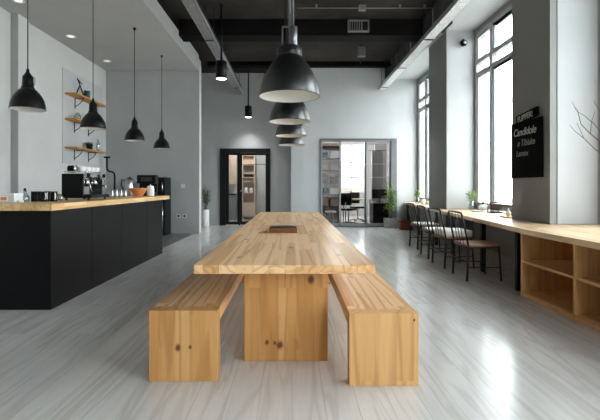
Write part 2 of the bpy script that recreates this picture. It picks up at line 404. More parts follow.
# far wall with glazed opening
w = MB(); w.box(-.03, .87, YF, YA + .15, 0, CZ); w.box(.87, 3.26, YF, YF + .15, 2.76, CZ); w.box(3.26, 4.15, YF, YF + .15, 0, CZ)
structure(w.build('wall_far', M['wall_light']))
structure(bx('trim_2', M['wall_light'], -.03, .37, YF - .1, YF, 0, CZ))
structure(bx('wall_rear', M['wall_light'], -5.3, 1.9, YR - .2, YR, 0, CZ))
w = MB(); w.box(1.9, 4.15, YR - .2, YR, 0, .5); w.box(1.9, 4.15, YR - .2, YR, 3.9, CZ); w.box(3.3, 4.15, YR - .2, YR, .5, 3.9)
structure(w.build('wall_rear_band', M['wall_light']))

# right wall: piers between deep window niches
w = MB()
piers = [(-2.6, -1.9), (1.3, 2.3), (5.5, 6.45), (9.21, 10.36)]
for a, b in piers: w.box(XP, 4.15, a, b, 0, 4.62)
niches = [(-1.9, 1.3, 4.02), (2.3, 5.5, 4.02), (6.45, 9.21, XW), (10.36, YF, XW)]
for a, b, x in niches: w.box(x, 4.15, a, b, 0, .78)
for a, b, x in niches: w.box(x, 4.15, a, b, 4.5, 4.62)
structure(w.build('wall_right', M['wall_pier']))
structure(bx('trim_3', M['wall_light'], 2.92, 4.15, YR, YF, 4.6, CZ))   # downstand over the windows
w = MB()
for y in (1.2, 2.9, 4.6, 6.3, 8.0, 9.7, 11.4, 13.0): w.box(2.895, 2.92, y - .75, y + .75, 4.62, CZ)
structure(w.build('trim_4', M['header']))
# ceiling beams
for i, (y, z) in enumerate(((1.6, 4.6), (5.6, 4.6), (9.5, 4.6))):
    structure(bx('ceiling_beam', M['beam'], -2.5, 2.9, y, y + .42, z, CZ))
w = MB(); w.box(-2.5, 2.9, 12.7, 12.95, 4.84, CZ)
structure(w.build('ceiling_beam', M['beam']))
# dropped kitchen ceiling with its deep edge beam
structure(bx('ceiling_kitchen', M['soffit'], -5.15, -2.96, YR, YP, 4.37, 4.45))
w = MB(); w.box(-2.96, -2.5, YR, YP, 4.37, 4.70);
structure(w.build('trim_5', M['soffit']))

# windows in the right wall: outer frame, two mullions, double transom, glass
def window(n, y0, y1, x, mull):
    f = MB(); z0, z1 = .80, 4.5; t = .075
    f.box(x, x + .09, y0, y0 + t, z0, z1); f.box(x, x + .09, y1 - t, y1, z0, z1)
    f.box(x, x + .09, y0, y1, z0, z0 + .09); f.box(x, x + .09, y0, y1, z1 - t, z1)
    for m_ in mull: f.box(x - .005, x + .095, m_ - .05, m_ + .05, z0, z1)
    for z in (3.87, 3.62): f.box(x - .003, x + .093, y0, y1, z - .035, z + .035)
    o = structure(f.build('window_%d' % n, M['frame_grey']))
    edges = [y0 + t] + [v for m_ in mull for v in (m_ - .05, m_ + .05)] + [y1 - t]
    for k in range(0, len(edges), 2):
        g = MB(); a, b = edges[k] , edges[k + 1]
        s = MB()
        for (za, zb) in ((z0 + .09, 3.585), (3.905, z1 - t)):
            s.box(x + .02, x + .07, a, a + .035, za, zb); s.box(x + .02, x + .07, b - .035, b, za, zb)
            s.box(x + .02, x + .07, a, b, za, za + .035); s.box(x + .02, x + .07, a, b, zb - .035, zb)
        so = s.build('sash', M['frame_grey'], o)
        g.box(x + .066, x + .07, a, b, z0 + .09, z1 - t)
        g.build('pane', M['glass'], so)
    # daylight enters here: a portal samples the sky through the opening
    L = bpy.data.lights.new('sky_portal', 'AREA'); L.shape = 'RECTANGLE'; L.size = z1 - z0; L.size_y = y1 - y0
    L.cycles.is_portal = True
    lo = bpy.data.objects.new('sky_portal', L); COL.objects.link(lo)
    lo.location = (x + .16, (y0 + y1) / 2, (z0 + z1) / 2); lo.rotation_euler = (0, R(90), 0)
w1 = window(1, 10.5, 13.32, XW, (12.55, 11.25))
w2 = window(2, 6.5, 9.17, XW, (8.43, 7.2))
w3 = window(3, 2.4, 5.15, 4.02, (4.4, 3.15))
w4 = window(4, -1.8, 1.2, 4.02, (.4, -1.0))
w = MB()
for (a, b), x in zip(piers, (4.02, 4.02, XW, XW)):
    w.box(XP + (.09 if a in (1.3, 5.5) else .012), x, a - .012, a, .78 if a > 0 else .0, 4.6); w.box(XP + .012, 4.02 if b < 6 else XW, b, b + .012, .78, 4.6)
structure(w.build('trim_7', M['reveal']))  # thin slabs that paint the window light onto the pier sides
w = MB()
for a, b in ((10.36, 10.5), (13.32, YF), (6.45, 6.5), (9.17, 9.21)): w.box(XW, 4.15, a, b, .78, 4.5)
for a, b in ((2.3, 2.4), (5.15, 5.5), (-1.9, -1.8), (1.2, 1.3)): w.box(4.02, 4.15, a, b, .78, 4.5)
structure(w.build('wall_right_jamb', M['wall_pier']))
# unseen rear window, added and narrowed to a fill light from behind
f = MB()
for x in (1.9, 3.3): f.box(x - .05, x + .05, YR - .12, YR - .04, .5, 3.9)
for z in (.54, 2.9, 3.86): f.box(1.9, 3.3, YR - .12, YR - .04, z - .04, z + .04)
o = structure(f.build('window_5', M['frame_grey'])); bx('pane', M['glass'], 1.9, 3.3, YR - .085, YR - .08, .5, 3.9, o)
L = bpy.data.lights.new('sky_portal', 'AREA'); L.shape = 'RECTANGLE'; L.size = 1.4; L.size_y = 3.4; L.cycles.is_portal = True
lo = bpy.data.objects.new('sky_portal', L); COL.objects.link(lo); lo.location = (2.6, YR - .25, 2.2); lo.rotation_euler = (R(90), 0, 0)

# ---------------------------------------------------------------- rooms beyond the two doors
structure(bx('wall_office_left', M['wall_light'], .0, .15, YA + .15, 19, 0, 3.1))
w = MB(); w.box(.15, 1.95, 18.9, 19.05, 0, 3.1); w.box(3.25, 4.3, 18.9, 19.05, 0, 3.1); w.box(1.95, 3.25, 18.9, 19.05, 0, 1.0)
structure(w.build('wall_office_back', M['wall_light']))
structure(bx('wall_office_right', M['wall_light'], 4.15, 4.3, YF + .15, 19, 0, 3.2))
structure(bx('ceiling_office', M['wall_white'], .0, 4.3, YA + .15, 19.05, 3.1, 3.2))
w = MB(); w.box(.87, 4.15, YF + .15, YA + .15, 3.1, 3.2)
structure(w.build('ceiling_threshold', M['wall_white']))
structure(bx('wall_office_partition', M['wall_grey'], 3.15, 3.6, 16.4, 16.55, 0, 2.9))
w = MB()
for x in (1.95, 2.6, 3.25): w.box(x - .04, x + .04, 18.92, 19.0, 1.0, 3.1)
w.box(1.95, 3.25, 18.92, 19.0, 1.0, 1.07); w.box(1.95, 3.25, 18.92, 19.0, 2.3, 2.36)
o = structure(w.build('window_6', M['enamel_white'])); bx('pane', M['tint'], 1.95, 3.25, 18.955, 18.96, 1.0, 3.1, o)
L = bpy.data.lights.new('sky_portal', 'AREA'); L.shape = 'RECTANGLE'; L.size = 1.3; L.size_y = 2.1; L.cycles.is_portal = True
lo = bpy.data.objects.new('sky_portal', L); COL.objects.link(lo); lo.location = (2.6, 19.2, 2.05); lo.rotation_euler = (R(-90), 0, 0)
# corridor behind the charcoal door
structure(bx('wall_corridor_left', M['wall_light'], -3.2, -3.05, YA + .15, 17.2, 0, 3.0))
structure(bx('wall_corridor_back', M['wall_light'], -3.2, 0, 17.2, 17.35, 0, 3.0))
structure(bx('ceiling_corridor', M['wall_light'], -3.2, 0, YA + .15, 17.35, 3.0, 3.1))

def fill_lamp(x, y, z, p, label):  # added lamps, out of sight, that brighten the rooms behind the glass
    t = thing('ceiling_lamp', (x, y, z), label, 'lamp')
    MB().cyl((0, 0, 0), .16, -.06, 0, 28).build('housing', M['enamel_white'], t)
    MB().cyl((0, 0, 0), .14, -.07, -.06, 28).build('diffuser', M['bulb'], t)
    L = bpy.data.lights.new('lamp_light', 'POINT'); L.energy = p; L.shadow_soft_size = .12; L.color = (1, .95, .9)
    lo = bpy.data.objects.new('lamp_light', L); COL.objects.link(lo); lo.parent = t; lo.location = (0, 0, -.2)
fill_lamp(-1.5, 15.6, 3.0, 60, 'round white ceiling lamp in the corridor behind the charcoal door')
fill_lamp(1.6, 16.2, 3.1, 330, 'round white ceiling lamp in the office behind the glass partition')

# charcoal door with side light
t = structure(bpy.data.objects.new('door_1', None)); COL.objects.link(t); t.location = (0, YA, 0)
f = MB(); y0, y1 = -.05, .12
f.box(-2.34, -2.16, y0, y1, 0, 2.5); f.box(-.78, -.70, y0, y1, 0, 2.5); f.box(-2.16, -.78, y0, y1, 2.36, 2.5)
f.box(-1.73, -1.69, y0, y1, 0, 2.36)
f.build('door_frame', M['frame_black'], t)
s = MB(); s.box(-2.16, -2.06, .0, .06, .03, 2.36); s.box(-1.78, -1.73, 0, .06, .03, 2.36); s.box(-2.06, -1.78, 0, .06, .03, .12); s.box(-2.06, -1.78, 0, .06, 2.29, 2.36)
so = s.build('side_light', M['frame_black'], t); bx('pane', M['glass'], -2.06, -1.78, .025, .031, .12, 2.29, so)
d = MB(); d.box(-1.69, -1.63, 0, .06, .03, 2.35); d.box(-.86, -.78, 0, .06, .03, 2.35); d.box(-1.63, -.86, 0, .06, .03, .13); d.box(-1.63, -.86, 0, .06, 2.29, 2.35); d.box(-1.63, -.86, .02, .036, 1.98, 1.995)
do = d.build('door_leaf', M['frame_black'], t); bx('pane', M['glass'], -1.63, -.86, .025, .031, .13, 2.29, do)
h = MB(); h.tube([(-1.66, 0, 1.12), (-1.66, -.06, 1.12), (-1.55, -.06, 1.12)], .012); h.cyl((-1.66, 0, 1.12), .028, -.012, 0, 16, axis='y')
tag(h.build('door_handle', M['steel'], t), 'steel lever handle')
# things in the corridor
t = thing('wall_cabinet', (-2.75, 16.2, 0), 'beige wall cabinet over grey base seen through the side light', 'cabinet')
bx('upper_door', M['beige'], 0, .62, 0, .4, 1.35, 2.6, t, .01); bx('base', M['socket'], 0, .62, 0, .4, 0, .95, t, .01)
bx('worktop', M['slate'], -.01, .63, -.02, .42, .95, 1.0, t); bx('back_panel', M['paper'], 0, .62, .36, .4, 1.0, 1.35, t)
t = thing('corridor_shelving', (-1.93, 16.6, 0), 'warm wooden shelving unit seen through the glazed charcoal door', 'shelving unit')
for xa in (0, .46): bx('side_panel', M['beige'], xa, xa + .03, 0, .4, 0, 2.5, t)
bx('back_panel', M['beige'], .03, .46, .38, .4, 0, 2.5, t)
for z in (.1, .62, 1.0, 1.45, 1.6, 2.1, 2.47): bx('shelf', M['beige'], .03, .46, 0, .38, z, z + .03, t)
bx('drawer_front', M['beige'], .03, .46, -.01, .01, .13, .62, t)
for i, (x, z, hh, mt, lab) in enumerate(((.14, 1.033, .2, 'white', 'white jar on the corridor shelving beside a cream jar'), (.34, 1.033, .18, 'cream', 'cream jar on the corridor shelving beside a white jar'))):
    tag(place(MB().lathe([(.001, 0), (.06, 0), (.07, .03), (.07, hh - .05), (.04, hh), (.001, hh)], seg=16).build('storage_jar', M[mt]), (-1.93 + x, 16.75, z)), lab, 'jar')
tag(place(MB().box(-.19, .19, -.1, .1, 0, .12, .01).build('storage_box', M['black']), (-1.685, 16.75, 1.633)), 'black storage box on an upper shelf of the corridor shelving', 'box')

# glazed partition
t = structure(bpy.data.objects.new('door_2', None)); COL.objects.link(t); t.location = (0, YF, 0)
f = MB(); f.box(.87, .91, -.03, .12, 0, 2.76); f.box(3.08, 3.26, -.03, .12, 0, 2.76); f.box(.91, 3.08, -.03, .12, 2.70, 2.76); f.box(.91, 3.08, -.03, .12, 0, .05)
f.build('door_frame', M['frame_mid'], t)
for a, b, ya in ((.91, 1.53, .04), (1.47, 2.35, .0), (2.27, 3.08, .04)):
    s = MB(); k = .045
    s.box(a, a + k, ya, ya + .04, 2.70 - 2.65, 2.70); s.box(b - k, b, ya, ya + .04, .05, 2.70); s.box(a, b, ya, ya + .04, .05, .12); s.box(a, b, ya, ya + .04, 2.66, 2.70)
    for z in (1.55, 1.97): s.box(a, b, ya + .012, ya + .028, z - .008, z + .008)
    so = s.build('sliding_panel', M['frame_sash'], t); bx('pane', M['tint'], a + k, b - k, ya + .017, ya + .023, .12, 2.66, so)
# office things
t = thing('office_bookcase', (1.0, 15.3, 0), 'tall dark framed bookcase of boxes behind the glass partition', 'bookcase')
for xa in (0, .72): bx('side_panel', M['blackmetal'], xa, xa + .03, 0, .35, 0, 2.85, t)
bx('back_panel', M['beige'], .03, .72, .32, .35, 0, 2.85, t)
for k in range(7): bx('shelf', M['blackmetal'], .03, .72, 0, .32, .1 + k * .43, .125 + k * .43, t)
cs = ['beige', 'curtain', 'cream', 'beige', 'dark_wood', 'black']
wd = {'cream': 'cream', 'beige': 'beige', 'paper': 'pale grey', 'curtain': 'brown', 'dark_wood': 'reddish wooden', 'black': 'black'}
ordn = ['bottom shelf', 'second shelf from the floor', 'third shelf from the floor', 'fourth shelf from the floor', 'fifth shelf from the floor', 'top shelf']
for k in range(6):
    for j, (xa, wx) in enumerate(((.18, .22), (.52, .28))):
        c = cs[(k * 2 + j * 3 + 1) % 6]; hh = random.choice((.22, .3, .26))
        o = MB().box(-wx / 2, wx / 2, -.12, .12, 0, hh, .006).build('storage_box', M[c])
        place(o, (1.0 + xa, 15.47, .126 + k * .43)); tag(o, '%s box on the %s of the office bookcase, %s one' % (wd[c], ordn[k], 'narrower' if j == 0 else 'wider'), 'box', 'boxes in the office bookcase')
t = thing('office_table', (2.27, 15.0, 0), 'pale topped office table standing behind the middle glass panel', 'table')
bx('tabletop', M['oak_desk'], -.5, .45, -.4, .4, .80, .84, t)
for x in (-.44, .39):
    for y in (-.34, .34): MB().cyl((x, y, 0), .018, 0, .80, 10).build('leg', M['blackmetal'], t)
t = thing('office_desk', (3.05, 14.25, 0), 'low black cabinet desk behind the sliding glass panel', 'desk')
bx('body', M['black'], -.42, .38, -.3, .3, 0, .72, t, .01); bx('desktop', M['socket'], -.45, .41, -.33, .33, .72, .75, t)
t = thing('office_monitor', (2.9, 14.25, .751), 'black screen standing on the low black desk', 'monitor')
bx('stand', M['black'], -.1, .1, -.06, .06, 0, .02, t); bx('neck', M['black'], -.02, .02, .0, .02, .02, .14, t); bx('screen', M['black'], -.25, .25, -.02, .0, .12, .42, t, .005)
t = thing('office_curtain', (3.02, 16.2, 0), 'grey brown drape hanging against the office partition', 'curtain')
m = MB()
for k in range(8): m.cyl((k * .055, (k % 2) * .03, 0), .034, .02, 2.6, 12)
m.build('drape', M['socket'], t); MB().cyl((0, 0, 0), .012, -.1, .5, 8, axis='x').build('rail', M['blackmetal'], t).location.z = 2.62
# office chair
t = thing('office_chair', (1.88, 14.3, 0), 'dark swivel chair standing before the office table', 'chair', rz=R(150))
MB().box(-.22, .22, -.22, .22, .47, .54, .02).build('seat', M['black'], t); MB().box(-.2, .2, .2, .24, .65, 1.05, .015).build('backrest', M['black'], t)
MB().cyl((0, 0, 0), .025, .08, .48, 12).tube([(0, .2, .5), (0, .26, .6), (0, .24, .75)], .015).build('column', M['steel'], t)
m = MB()
for k in range(5):
    a = k * 2 * math.pi / 5; m.tube([(0, 0, .09), (.26 * math.cos(a), .26 * math.sin(a), .05)], .016)
    m.lathe([(.001, -.02), (.03, -.02), (.03, .02), (.001, .02)], (.26 * math.cos(a), .26 * math.sin(a), .03), 12, axis='x')
m.build('base', M['steel'], t)
o = place(copy_tree(t), (2.4, 15.75, 0), 'dark swivel chair standing behind the office table, toward the window', R(20))
t = thing('office_stool', (1.28, 14.3, 0), 'small pale round stool behind the glass near the bookcase', 'stool')
MB().lathe([(.001, .46), (.16, .46), (.18, .43), (.18, .4), (.001, .4)]).build('seat', M['white'], t)
for k in range(4):
    a = k * math.pi / 2 + .6; MB().tube([(.1 * math.cos(a), .1 * math.sin(a), .4), (.16 * math.cos(a), .16 * math.sin(a), 0)], .012).build('leg', M['steel'], t)
# building opposite the office window
t = thing('apartment_building', (2.9, 27, -.3), 'pale building with balconies seen through the office window', 'building')
bx('facade', M['outside'], -7, 6, 0, .3, 0, 2.9, t)
for k in range(4):
    bx('window', M['frame_grey'], -1.6 + k * 1.1, -.9 + k * 1.1, -.03, .05, 1.7, 2.8, t)
bx('balcony', M['beige'], -1.7, 2.4, -.5, 0, 1.5, 1.62, t)
structure(bx('ground_yard', M['ground'], -10, 4.19, 19.3, 60, -.5, -.3))

# ---------------------------------------------------------------- long dining table and benches
t = thing('dining_table', (-.048, 2.757, 0), 'long pale pine communal table with thick staved top on broad plank legs', 'table')
bx('tabletop', M['oak_y'], -.583, .583, 0, 5.85, .692, .75, t, .006)
for ya in (.33, 5.35):
    lg = bx('leg', M['oak_z'], -.295, .305, ya, ya + .12, 0, .692, t, .005)
bx('apron_rail', M['oak_bench'], -.05, .05, .45, 5.35, .59, .692, t, .004)
def bench(x0, x1, y0, y1, mat, label):
    t = thing('bench', ((x0 + x1) / 2, y0, 0), label, 'bench'); hw = (x1 - x0) / 2; L = y1 - y0
    bx('seat', M['oak_bench'], -hw, hw, .0, L, .355, .452, t, .008)
    for ya in (.004, L / 2 - .05, L - .104): bx('leg', mat, -hw + .002, hw - .002, ya, ya + .10, 0, .356 + (.0), t, .004)
    return t
def bench(x0, x1, y0, y1, mat, label):
    """waterfall bench: end panels run up flush with the top"""
    t = thing('bench', ((x0 + x1) / 2, y0, 0), label, 'bench'); hw = (x1 - x0) / 2; L = y1 - y0
    bx('leg', mat, -hw, hw, 0, .10, 0, .455, t, .003)
    bx('seat', M['oak_bench'], -hw + .001, hw - .001, .10, L - .10, .365, .455, t, .001)
    bx('leg', mat, -hw, hw, L - .10, L, 0, .455, t, .006)
    bx('leg', mat, -hw + .01, hw - .01, L / 2 - .05, L / 2 + .05, 0, .365, t, .004)
    return t
bench(-.92, -.48, 2.765, 8.5, M['oak_z3'], 'solid pine bench with a dark knot on its end, on the bar side')
bench(.36, .795, 2.70, 8.45, M['oak_z2'], 'solid pine bench with plain pale end panel, on the window side of the table')
t = thing('serving_block', (-.095, 4.67, .75), 'small reddish wooden block with dark slate top lying on the long table', 'serving board')
bx('block', M['dark_wood'], -.155, .15, 0, .21, 0, .052, t, .006); bx('slate_top', M['slate'], -.145, .14, .012, .2, .052, .064, t, .003)

# ---------------------------------------------------------------- pendants over the table
def pendant():
    t = thing('pendant_lamp', (0, 0, 0), '', 'pendant lamp', 'big black pendants over the long table')
    prof = [(.240, 0), (.2395, .012), (.235, .05), (.225, .095), (.206, .145), (.180, .195), (.148, .245), (.118, .285), (.098, .312)]
    m = MB(); m.lathe(prof, seg=48); m.lathe([(.243, -.004), (.2385, -.004), (.2385, .006), (.243, .006)], seg=48, close=True)
    sh = m.build('shade', M['lampgloss'], t)
    inner = [(r - .004, z) for r, z in prof]
    m = MB(); m.lathe([(.2385, -.003)] + inner[1:] + [(.001, .315)], seg=48); m.build('inner_reflector', M['enamel_white'], sh)['label'] = 'white inside of the shade'
    m = MB(); m.lathe([(.098, .312), (.1, .32), (.1, .375), (.094, .385), (.04, .39), (.001, .39)], seg=32); m.build('neck', M['lampblack'], t)
    m = MB(); m.cyl((.03, 0, 0), .032, .40, .55, 20); m.cyl((.03, 0, 0), .028, .39, .41, 20); m.box(-.06, .03, -.008, .008, .545, .557); m.box(-.062, -.05, -.008, .008, .40, .55)
    m.build('socket', M['dark_steel'], t)
    m = MB(); m.lathe([(.001, .19), (.03, .2), (.038, .225), (.03, .255), (.018, .29), (.018, .31), (.001, .31)], seg=16); m.build('light_bulb', M['white'], t)
    return t
def pendant_hang(t, z, top):
    h = top - z
    m = MB(); m.tube([(.0, 0, .55), (.0, 0, h)], .012, 8); m.tube([(.028, 0, .54), (.028, 0, h)], .008, 8); m.build('rod', M['dark_steel'], t)
    m = MB(); m.tube([(-.035, 0, .55), (-.03, 0, h)], .006, 6); m.build('cord', M['black'], t)
    MB().cyl((0, 0, 0), .06, h - .03, h, 20).build('ceiling_plate', M['blackmetal'], t)
pts = [(-.02, 3.42, 1.972, 'first and largest looking of the row'), (-.028, 5.05, 2.02, 'second in the row from the table front'),
       (-.012, 6.68, 2.05, 'third in the row, half hidden'), (-.005, 8.0, 2.035, 'last in the row, toward the far wall')]
p0 = pendant()
plist = [p0] + [copy_tree(p0) for _ in range(3)]
for o, (x, y, z, s) in zip(plist, pts):
    place(o, (x, y, z), 'big black dome pendant over the long table, ' + s); pendant_hang(o, z, CZ)

# ---------------------------------------------------------------- pendants over the bar
def bar_pendant():
    t = thing('bar_pendant', (0, 0, 0), '', 'pendant lamp', 'small black pendants over the bar')
    prof = [(.19, 0), (.188, .015), (.182, .06), (.168, .11), (.146, .155), (.118, .195), (.09, .225), (.072, .24)]
    m = MB(); m.lathe(prof, seg=40); m.lathe([(.193, -.003), (.188, -.003), (.188, .006), (.193, .006)], seg=40, close=True); sh = m.build('shade', M['lampblack'], t)
    m = MB(); m.lathe([(.188, -.002)] + [(r - .004, z) for r, z in prof[1:]] + [(.001, .242)], seg=40); m.build('inner_reflector', M['enamel_white'], sh)['label'] = 'pale inside of the shade'
    m = MB(); m.lathe([(.072, .24), (.074, .25), (.064, .262), (.06, .30), (.056, .38), (.048, .39), (.02, .43), (.015, .47), (.001, .47)], seg=24); m.build('neck', M['lampblack'], t)
    m = MB(); m.tube([(.06, 0, .26), (.085, 0, .3), (.085, 0, .36), (.055, 0, .385)], .006, 8); m.build('loop', M['steel'], t)
    m = MB(); m.lathe([(.001, .08), (.03, .09), (.036, .12), (.025, .16), (.015, .2), (.001, .2)], seg=16); m.build('light_bulb', M['white'], t)
    m = MB(); m.tube([(0, 0, .46), (0, 0, 4.37 - 2.16)], .006, 8); m.build('cord', M['black'], t)
    MB().lathe([(.012, 2.16), (.03, 2.19), (.03, 2.21), (.001, 2.21)], seg=16).build('ceiling_plate', M['black'], t)
    return t
b0 = bar_pendant(); bl = [b0] + [copy_tree(b0) for _ in range(3)]
for o, y, s in zip(bl, (5.03, 6.68, 8.44, 10.2), ('hanging over the mugs at the near end', 'hanging before the wooden wall shelves', 'hanging over the bar beyond the espresso machine', 'hanging at the kitchen end, smallest looking')):
    place(o, (-3.09, y, 2.16), 'small black pendant of the bar row, ' + s)

# cylinder spots
def cyl_lamp(x, y, z, label, p):
    t = thing('cylinder_lamp', (x, y, z), label, 'ceiling lamp', 'black cylinder lamps near the far wall')
    m = MB(); m.lathe([(.10, .03), (.10, .0), (.11, .003), (.11, .34), (.10, .35), (.001, .35)], seg=28); m.lathe([(.10, -.0), (.11, -.0), (.112, .02), (.098, .02)], seg=28, close=True)
    m.build('housing', M['black'], t)
    MB().cyl((0, 0, 0), .098, -.004, .01, 28).build('light_disc', M['bulb'], t)
    MB().tube([(0, 0, .34), (0, 0, CZ - z)], .02, 10).build('rod', M['black'], t)
    L = bpy.data.lights.new('spot_light', 'SPOT'); L.energy = p; L.spot_size = R(110); L.spot_blend = 1; L.shadow_soft_size = .08
    lo = bpy.data.objects.new('spot_light', L); COL.objects.link(lo); lo.parent = t; lo.location = (0, 0, -.02)
cyl_lamp(-1.43, 8.7, 3.44, 'short black cylinder lamp hanging close beside the cable tray', 25)
cyl_lamp(-1.37, 13.5, 3.44, 'black cylinder lamp on a rod throwing light on the grey recess wall', 110)
# kitchen downlights
for y, s in ((7.2, 'above the bar'), (8.9, 'middle one of three'), (10.65, 'by the kitchen end wall')):
    t = thing('downlight', (-4.58, y, 4.37), 'small round white downlight in the grey kitchen ceiling, ' + s, 'downlight', 'downlights in the kitchen ceiling')
    MB().lathe([(.062, -.006), (.095, -.006), (.1, 0), (.062, 0)], seg=24, close=True).build('trim_ring', M['enamel_white'], t)
    MB().cyl((0, 0, 0), .062, -.004, -.001, 24).build('lens', M['downlight'], t)

# ---------------------------------------------------------------- ceiling services
def tray(x0, x1, z, label, dark_side):
    t = thing('cable_tray', ((x0 + x1) / 2, 0, z), label, 'cable tray'); hw = (x1 - x0) / 2
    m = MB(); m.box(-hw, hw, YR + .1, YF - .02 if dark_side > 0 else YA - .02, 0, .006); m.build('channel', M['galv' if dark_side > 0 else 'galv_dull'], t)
    y1 = YF - .02 if dark_side > 0 else YA - .02
    m = MB(); m.box(-hw - .004, -hw, YR + .1, y1, -.004, .09); m.box(hw, hw + .004, YR + .1, y1, -.004, .09)
    m.build('edge', M['galv_plain'], t)
    y = .4
    while y < 13:
        m = MB(); 
        for sx in (-hw, hw): m.tube([(sx, y, .0), (sx, y, CZ - z)], .008, 6)
        m.box(-hw, hw, y - .02, y + .02, -.014, -.004); m.build('hanger', M['blackmetal'], t); y += 2.1
    return t
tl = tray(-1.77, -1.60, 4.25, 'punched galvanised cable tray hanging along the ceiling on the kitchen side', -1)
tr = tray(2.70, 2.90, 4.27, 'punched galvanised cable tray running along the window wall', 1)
t = thing('track_rail', (3.0, 0, 4.40), 'black lighting track along the windows beside the cable tray', 'lighting track')
m = MB(); m.box(-.02, .02, .5, 13.3, 0, .03)
for y in (1, 4, 8, 12): m.tube([(0, y, .03), (0, y, .2)], .006, 6)
m.build('rail', M['black'], t)
t = thing('track_spot', (3.0, 8.35, 4.40), 'slim black lamp bar clipped under the lighting track', 'spotlight')
bx('lamp_body', M['black'], -.025, .025, -.25, .25, -.07, 0, t, .005)
t = thing('led_profile', (-1.56, 0, 4.24), 'thin bright metal profile running beside the kitchen side cable tray', 'light profile')  # bright strip in place of the highlight on the tray edge
bx('profile', M['galv_plain'], -.012, .012, .5, 13.0, 0, .03, t)
m = MB(); m.box(-.012, .03, .5, 13.0, .035, .06)
m.build('lip', M['black'], t)
# ducts over the kitchen ceiling
t = thing('air_duct', (-3.05, 0, 4.70), 'broad grey air duct lying above the kitchen ceiling edge', 'duct')
m = MB(); prof = [(-.45, 0), (-.45, .25), (.24, .25), (.36, .2), (.42, .1), (.44, 0)]
def yprism(mb, poly, y0, y1):
    n0 = len(mb.bm.faces)
    a = [mb.bm.verts.new((x, y0, z)) for x, z in poly]; b = [mb.bm.verts.new((x, y1, z)) for x, z in poly]
    mb.bm.faces.new(a); mb.bm.faces.new(b[::-1])
    for i in range(len(poly)):
        j = (i + 1) % len(poly); mb.bm.faces.new((a[i], b[i], b[j], a[j]))
yprism(m, prof, .5, 9.7); m.build('duct_body', M['wall_light'], t)
t = thing('round_duct', (-2.73, 10.2, 4.70), 'small half round grey duct at the end of the kitchen ceiling edge', 'duct')
m = MB(); yprism(m, [(.24 * math.cos(a * math.pi / 12), .25 * math.sin(a * math.pi / 12)) for a in range(13)], 0, 1.34); m.build('duct_body', M['wall_light'], t)
# conduits
t = thing('ceiling_conduit', (0, 8.75, 4.89), 'thin steel conduit crossing the concrete ceiling with a small junction box', 'pipe')
m = MB(); m.tube([(.1, 0, 0), (2.88, 0, 0)], .012, 8); m.build('pipe', M['grille'], t); bx('junction_box', M['grille'], 1.36, 1.5, -.05, .05, -.05, .06, t, .01)
m = MB()
for x in (.5, 2.2, 2.7): m.box(x - .02, x + .02, -.02, .02, 0, .07)
m.build('clip', M['grille'], t)
t = thing('ceiling_conduit', (0, 12.5, 4.80), 'short dark pipe near the far wall under the ceiling by the window side', 'pipe')
MB().tube([(1.9, 0, 0), (2.88, 0, 0)], .025, 10).build('pipe', M['beam'], t)
m = MB(); m.box(1.98, 2.02, -.02, .02, 0, .16); m.box(2.7, 2.74, -.02, .02, 0, .16); m.build('clip', M['blackmetal'], t)
t = thing('curved_conduit', (0, 0, 0), 'curved grey cable hanging from the dark ceiling by the duct', 'cable')
MB().tube([(-2.55 + .07 * k, 7.6, 4.93 - .18 * math.sin(math.pi * k / 9)) for k in range(10)], .014, 8).build('cable', M['grille'], t)
t = thing('ceiling_vent', (1.46, 9.40, 4.66), 'pale louvred air vent on the front of the dark beam', 'vent')
m = MB(); m.box(-.23, .23, 0, .1, 0, .02); m.box(-.23, .23, 0, .1, .23, .25); m.box(-.23, -.21, 0, .1, .02, .23); m.box(.21, .23, 0, .1, .02, .23); m.box(.06, .08, 0, .1, .02, .23); m.build('frame', M['grille'], t)
bx('backing', M['black'], -.21, .21, .07, .1, .02, .23, t)
m = MB()
for k in range(5): m.box(-.19 + k * .05, -.175 + k * .05, .01, .06, .02, .23)
m.build('slat', M['grille'], t)
t = thing('ceiling_speaker', (1.82, 11.2, 4.66), 'small grey box speaker hanging under the concrete ceiling', 'speaker')
bx('body', M['grille'], -.1, .1, 0, .12, 0, .26, t, .01); bx('bracket', M['black'], -.03, .03, .04, .08, .26, .30, t)

# security camera on the niche side
t = thing('security_camera', (3.64, 9.21, 4.33), 'black round wall camera high beside the big window', 'camera')
MB().cyl((0, 0, 0), .05, -.03, 0, 20, axis='y').build('mount', M['black'], t)
m = MB(); m.tube([(0, -.03, .02), (.0, -.07, .06), (.0, -.09, .02)], .014, 8)
m.lathe([(.001, -.16), (.03, -.16), (.062, -.13), (.07, -.1), (.062, -.06), (.001, -.05)], (0, 0, -.03), 24, axis='y'); m.build('housing', M['black'], t)
MB().cyl((0, 0, -.03), .03, -.17, -.16, 20, axis='y').build('camera_lens', M['steel'], t)

# ---------------------------------------------------------------- bar
t = thing('bar_counter', (-3.0, 4.37, 0), 'long black panelled bar with a pale staved wooden worktop', 'bar counter')
bx('carcass', M['bar_black'], -.55, .53, .02, 3.75, .0, 1.01, t)
bx('end_panel', M['bar_black'], -.57, .545, 0, .02, 0, 1.01, t, .002)
ys = [0.0, .90, 1.83, 2.91, 3.77]
for a, b in zip(ys, ys[1:]): bx('front_panel', M['bar_black'], .53, .548, a + .004, b - .004, 0, 1.008, t, .002)
bx('worktop', M['oak_bar'], -.6, .58, -.04, 4.13, 1.01, 1.08, t, .004)
bx('support_post', M['bar_black'], -.5, .35, 3.98, 4.05, 0, 1.01, t)
BZ = 1.08
def on_bar(px, Y): return ((px - 292) * Y / 430, Y)
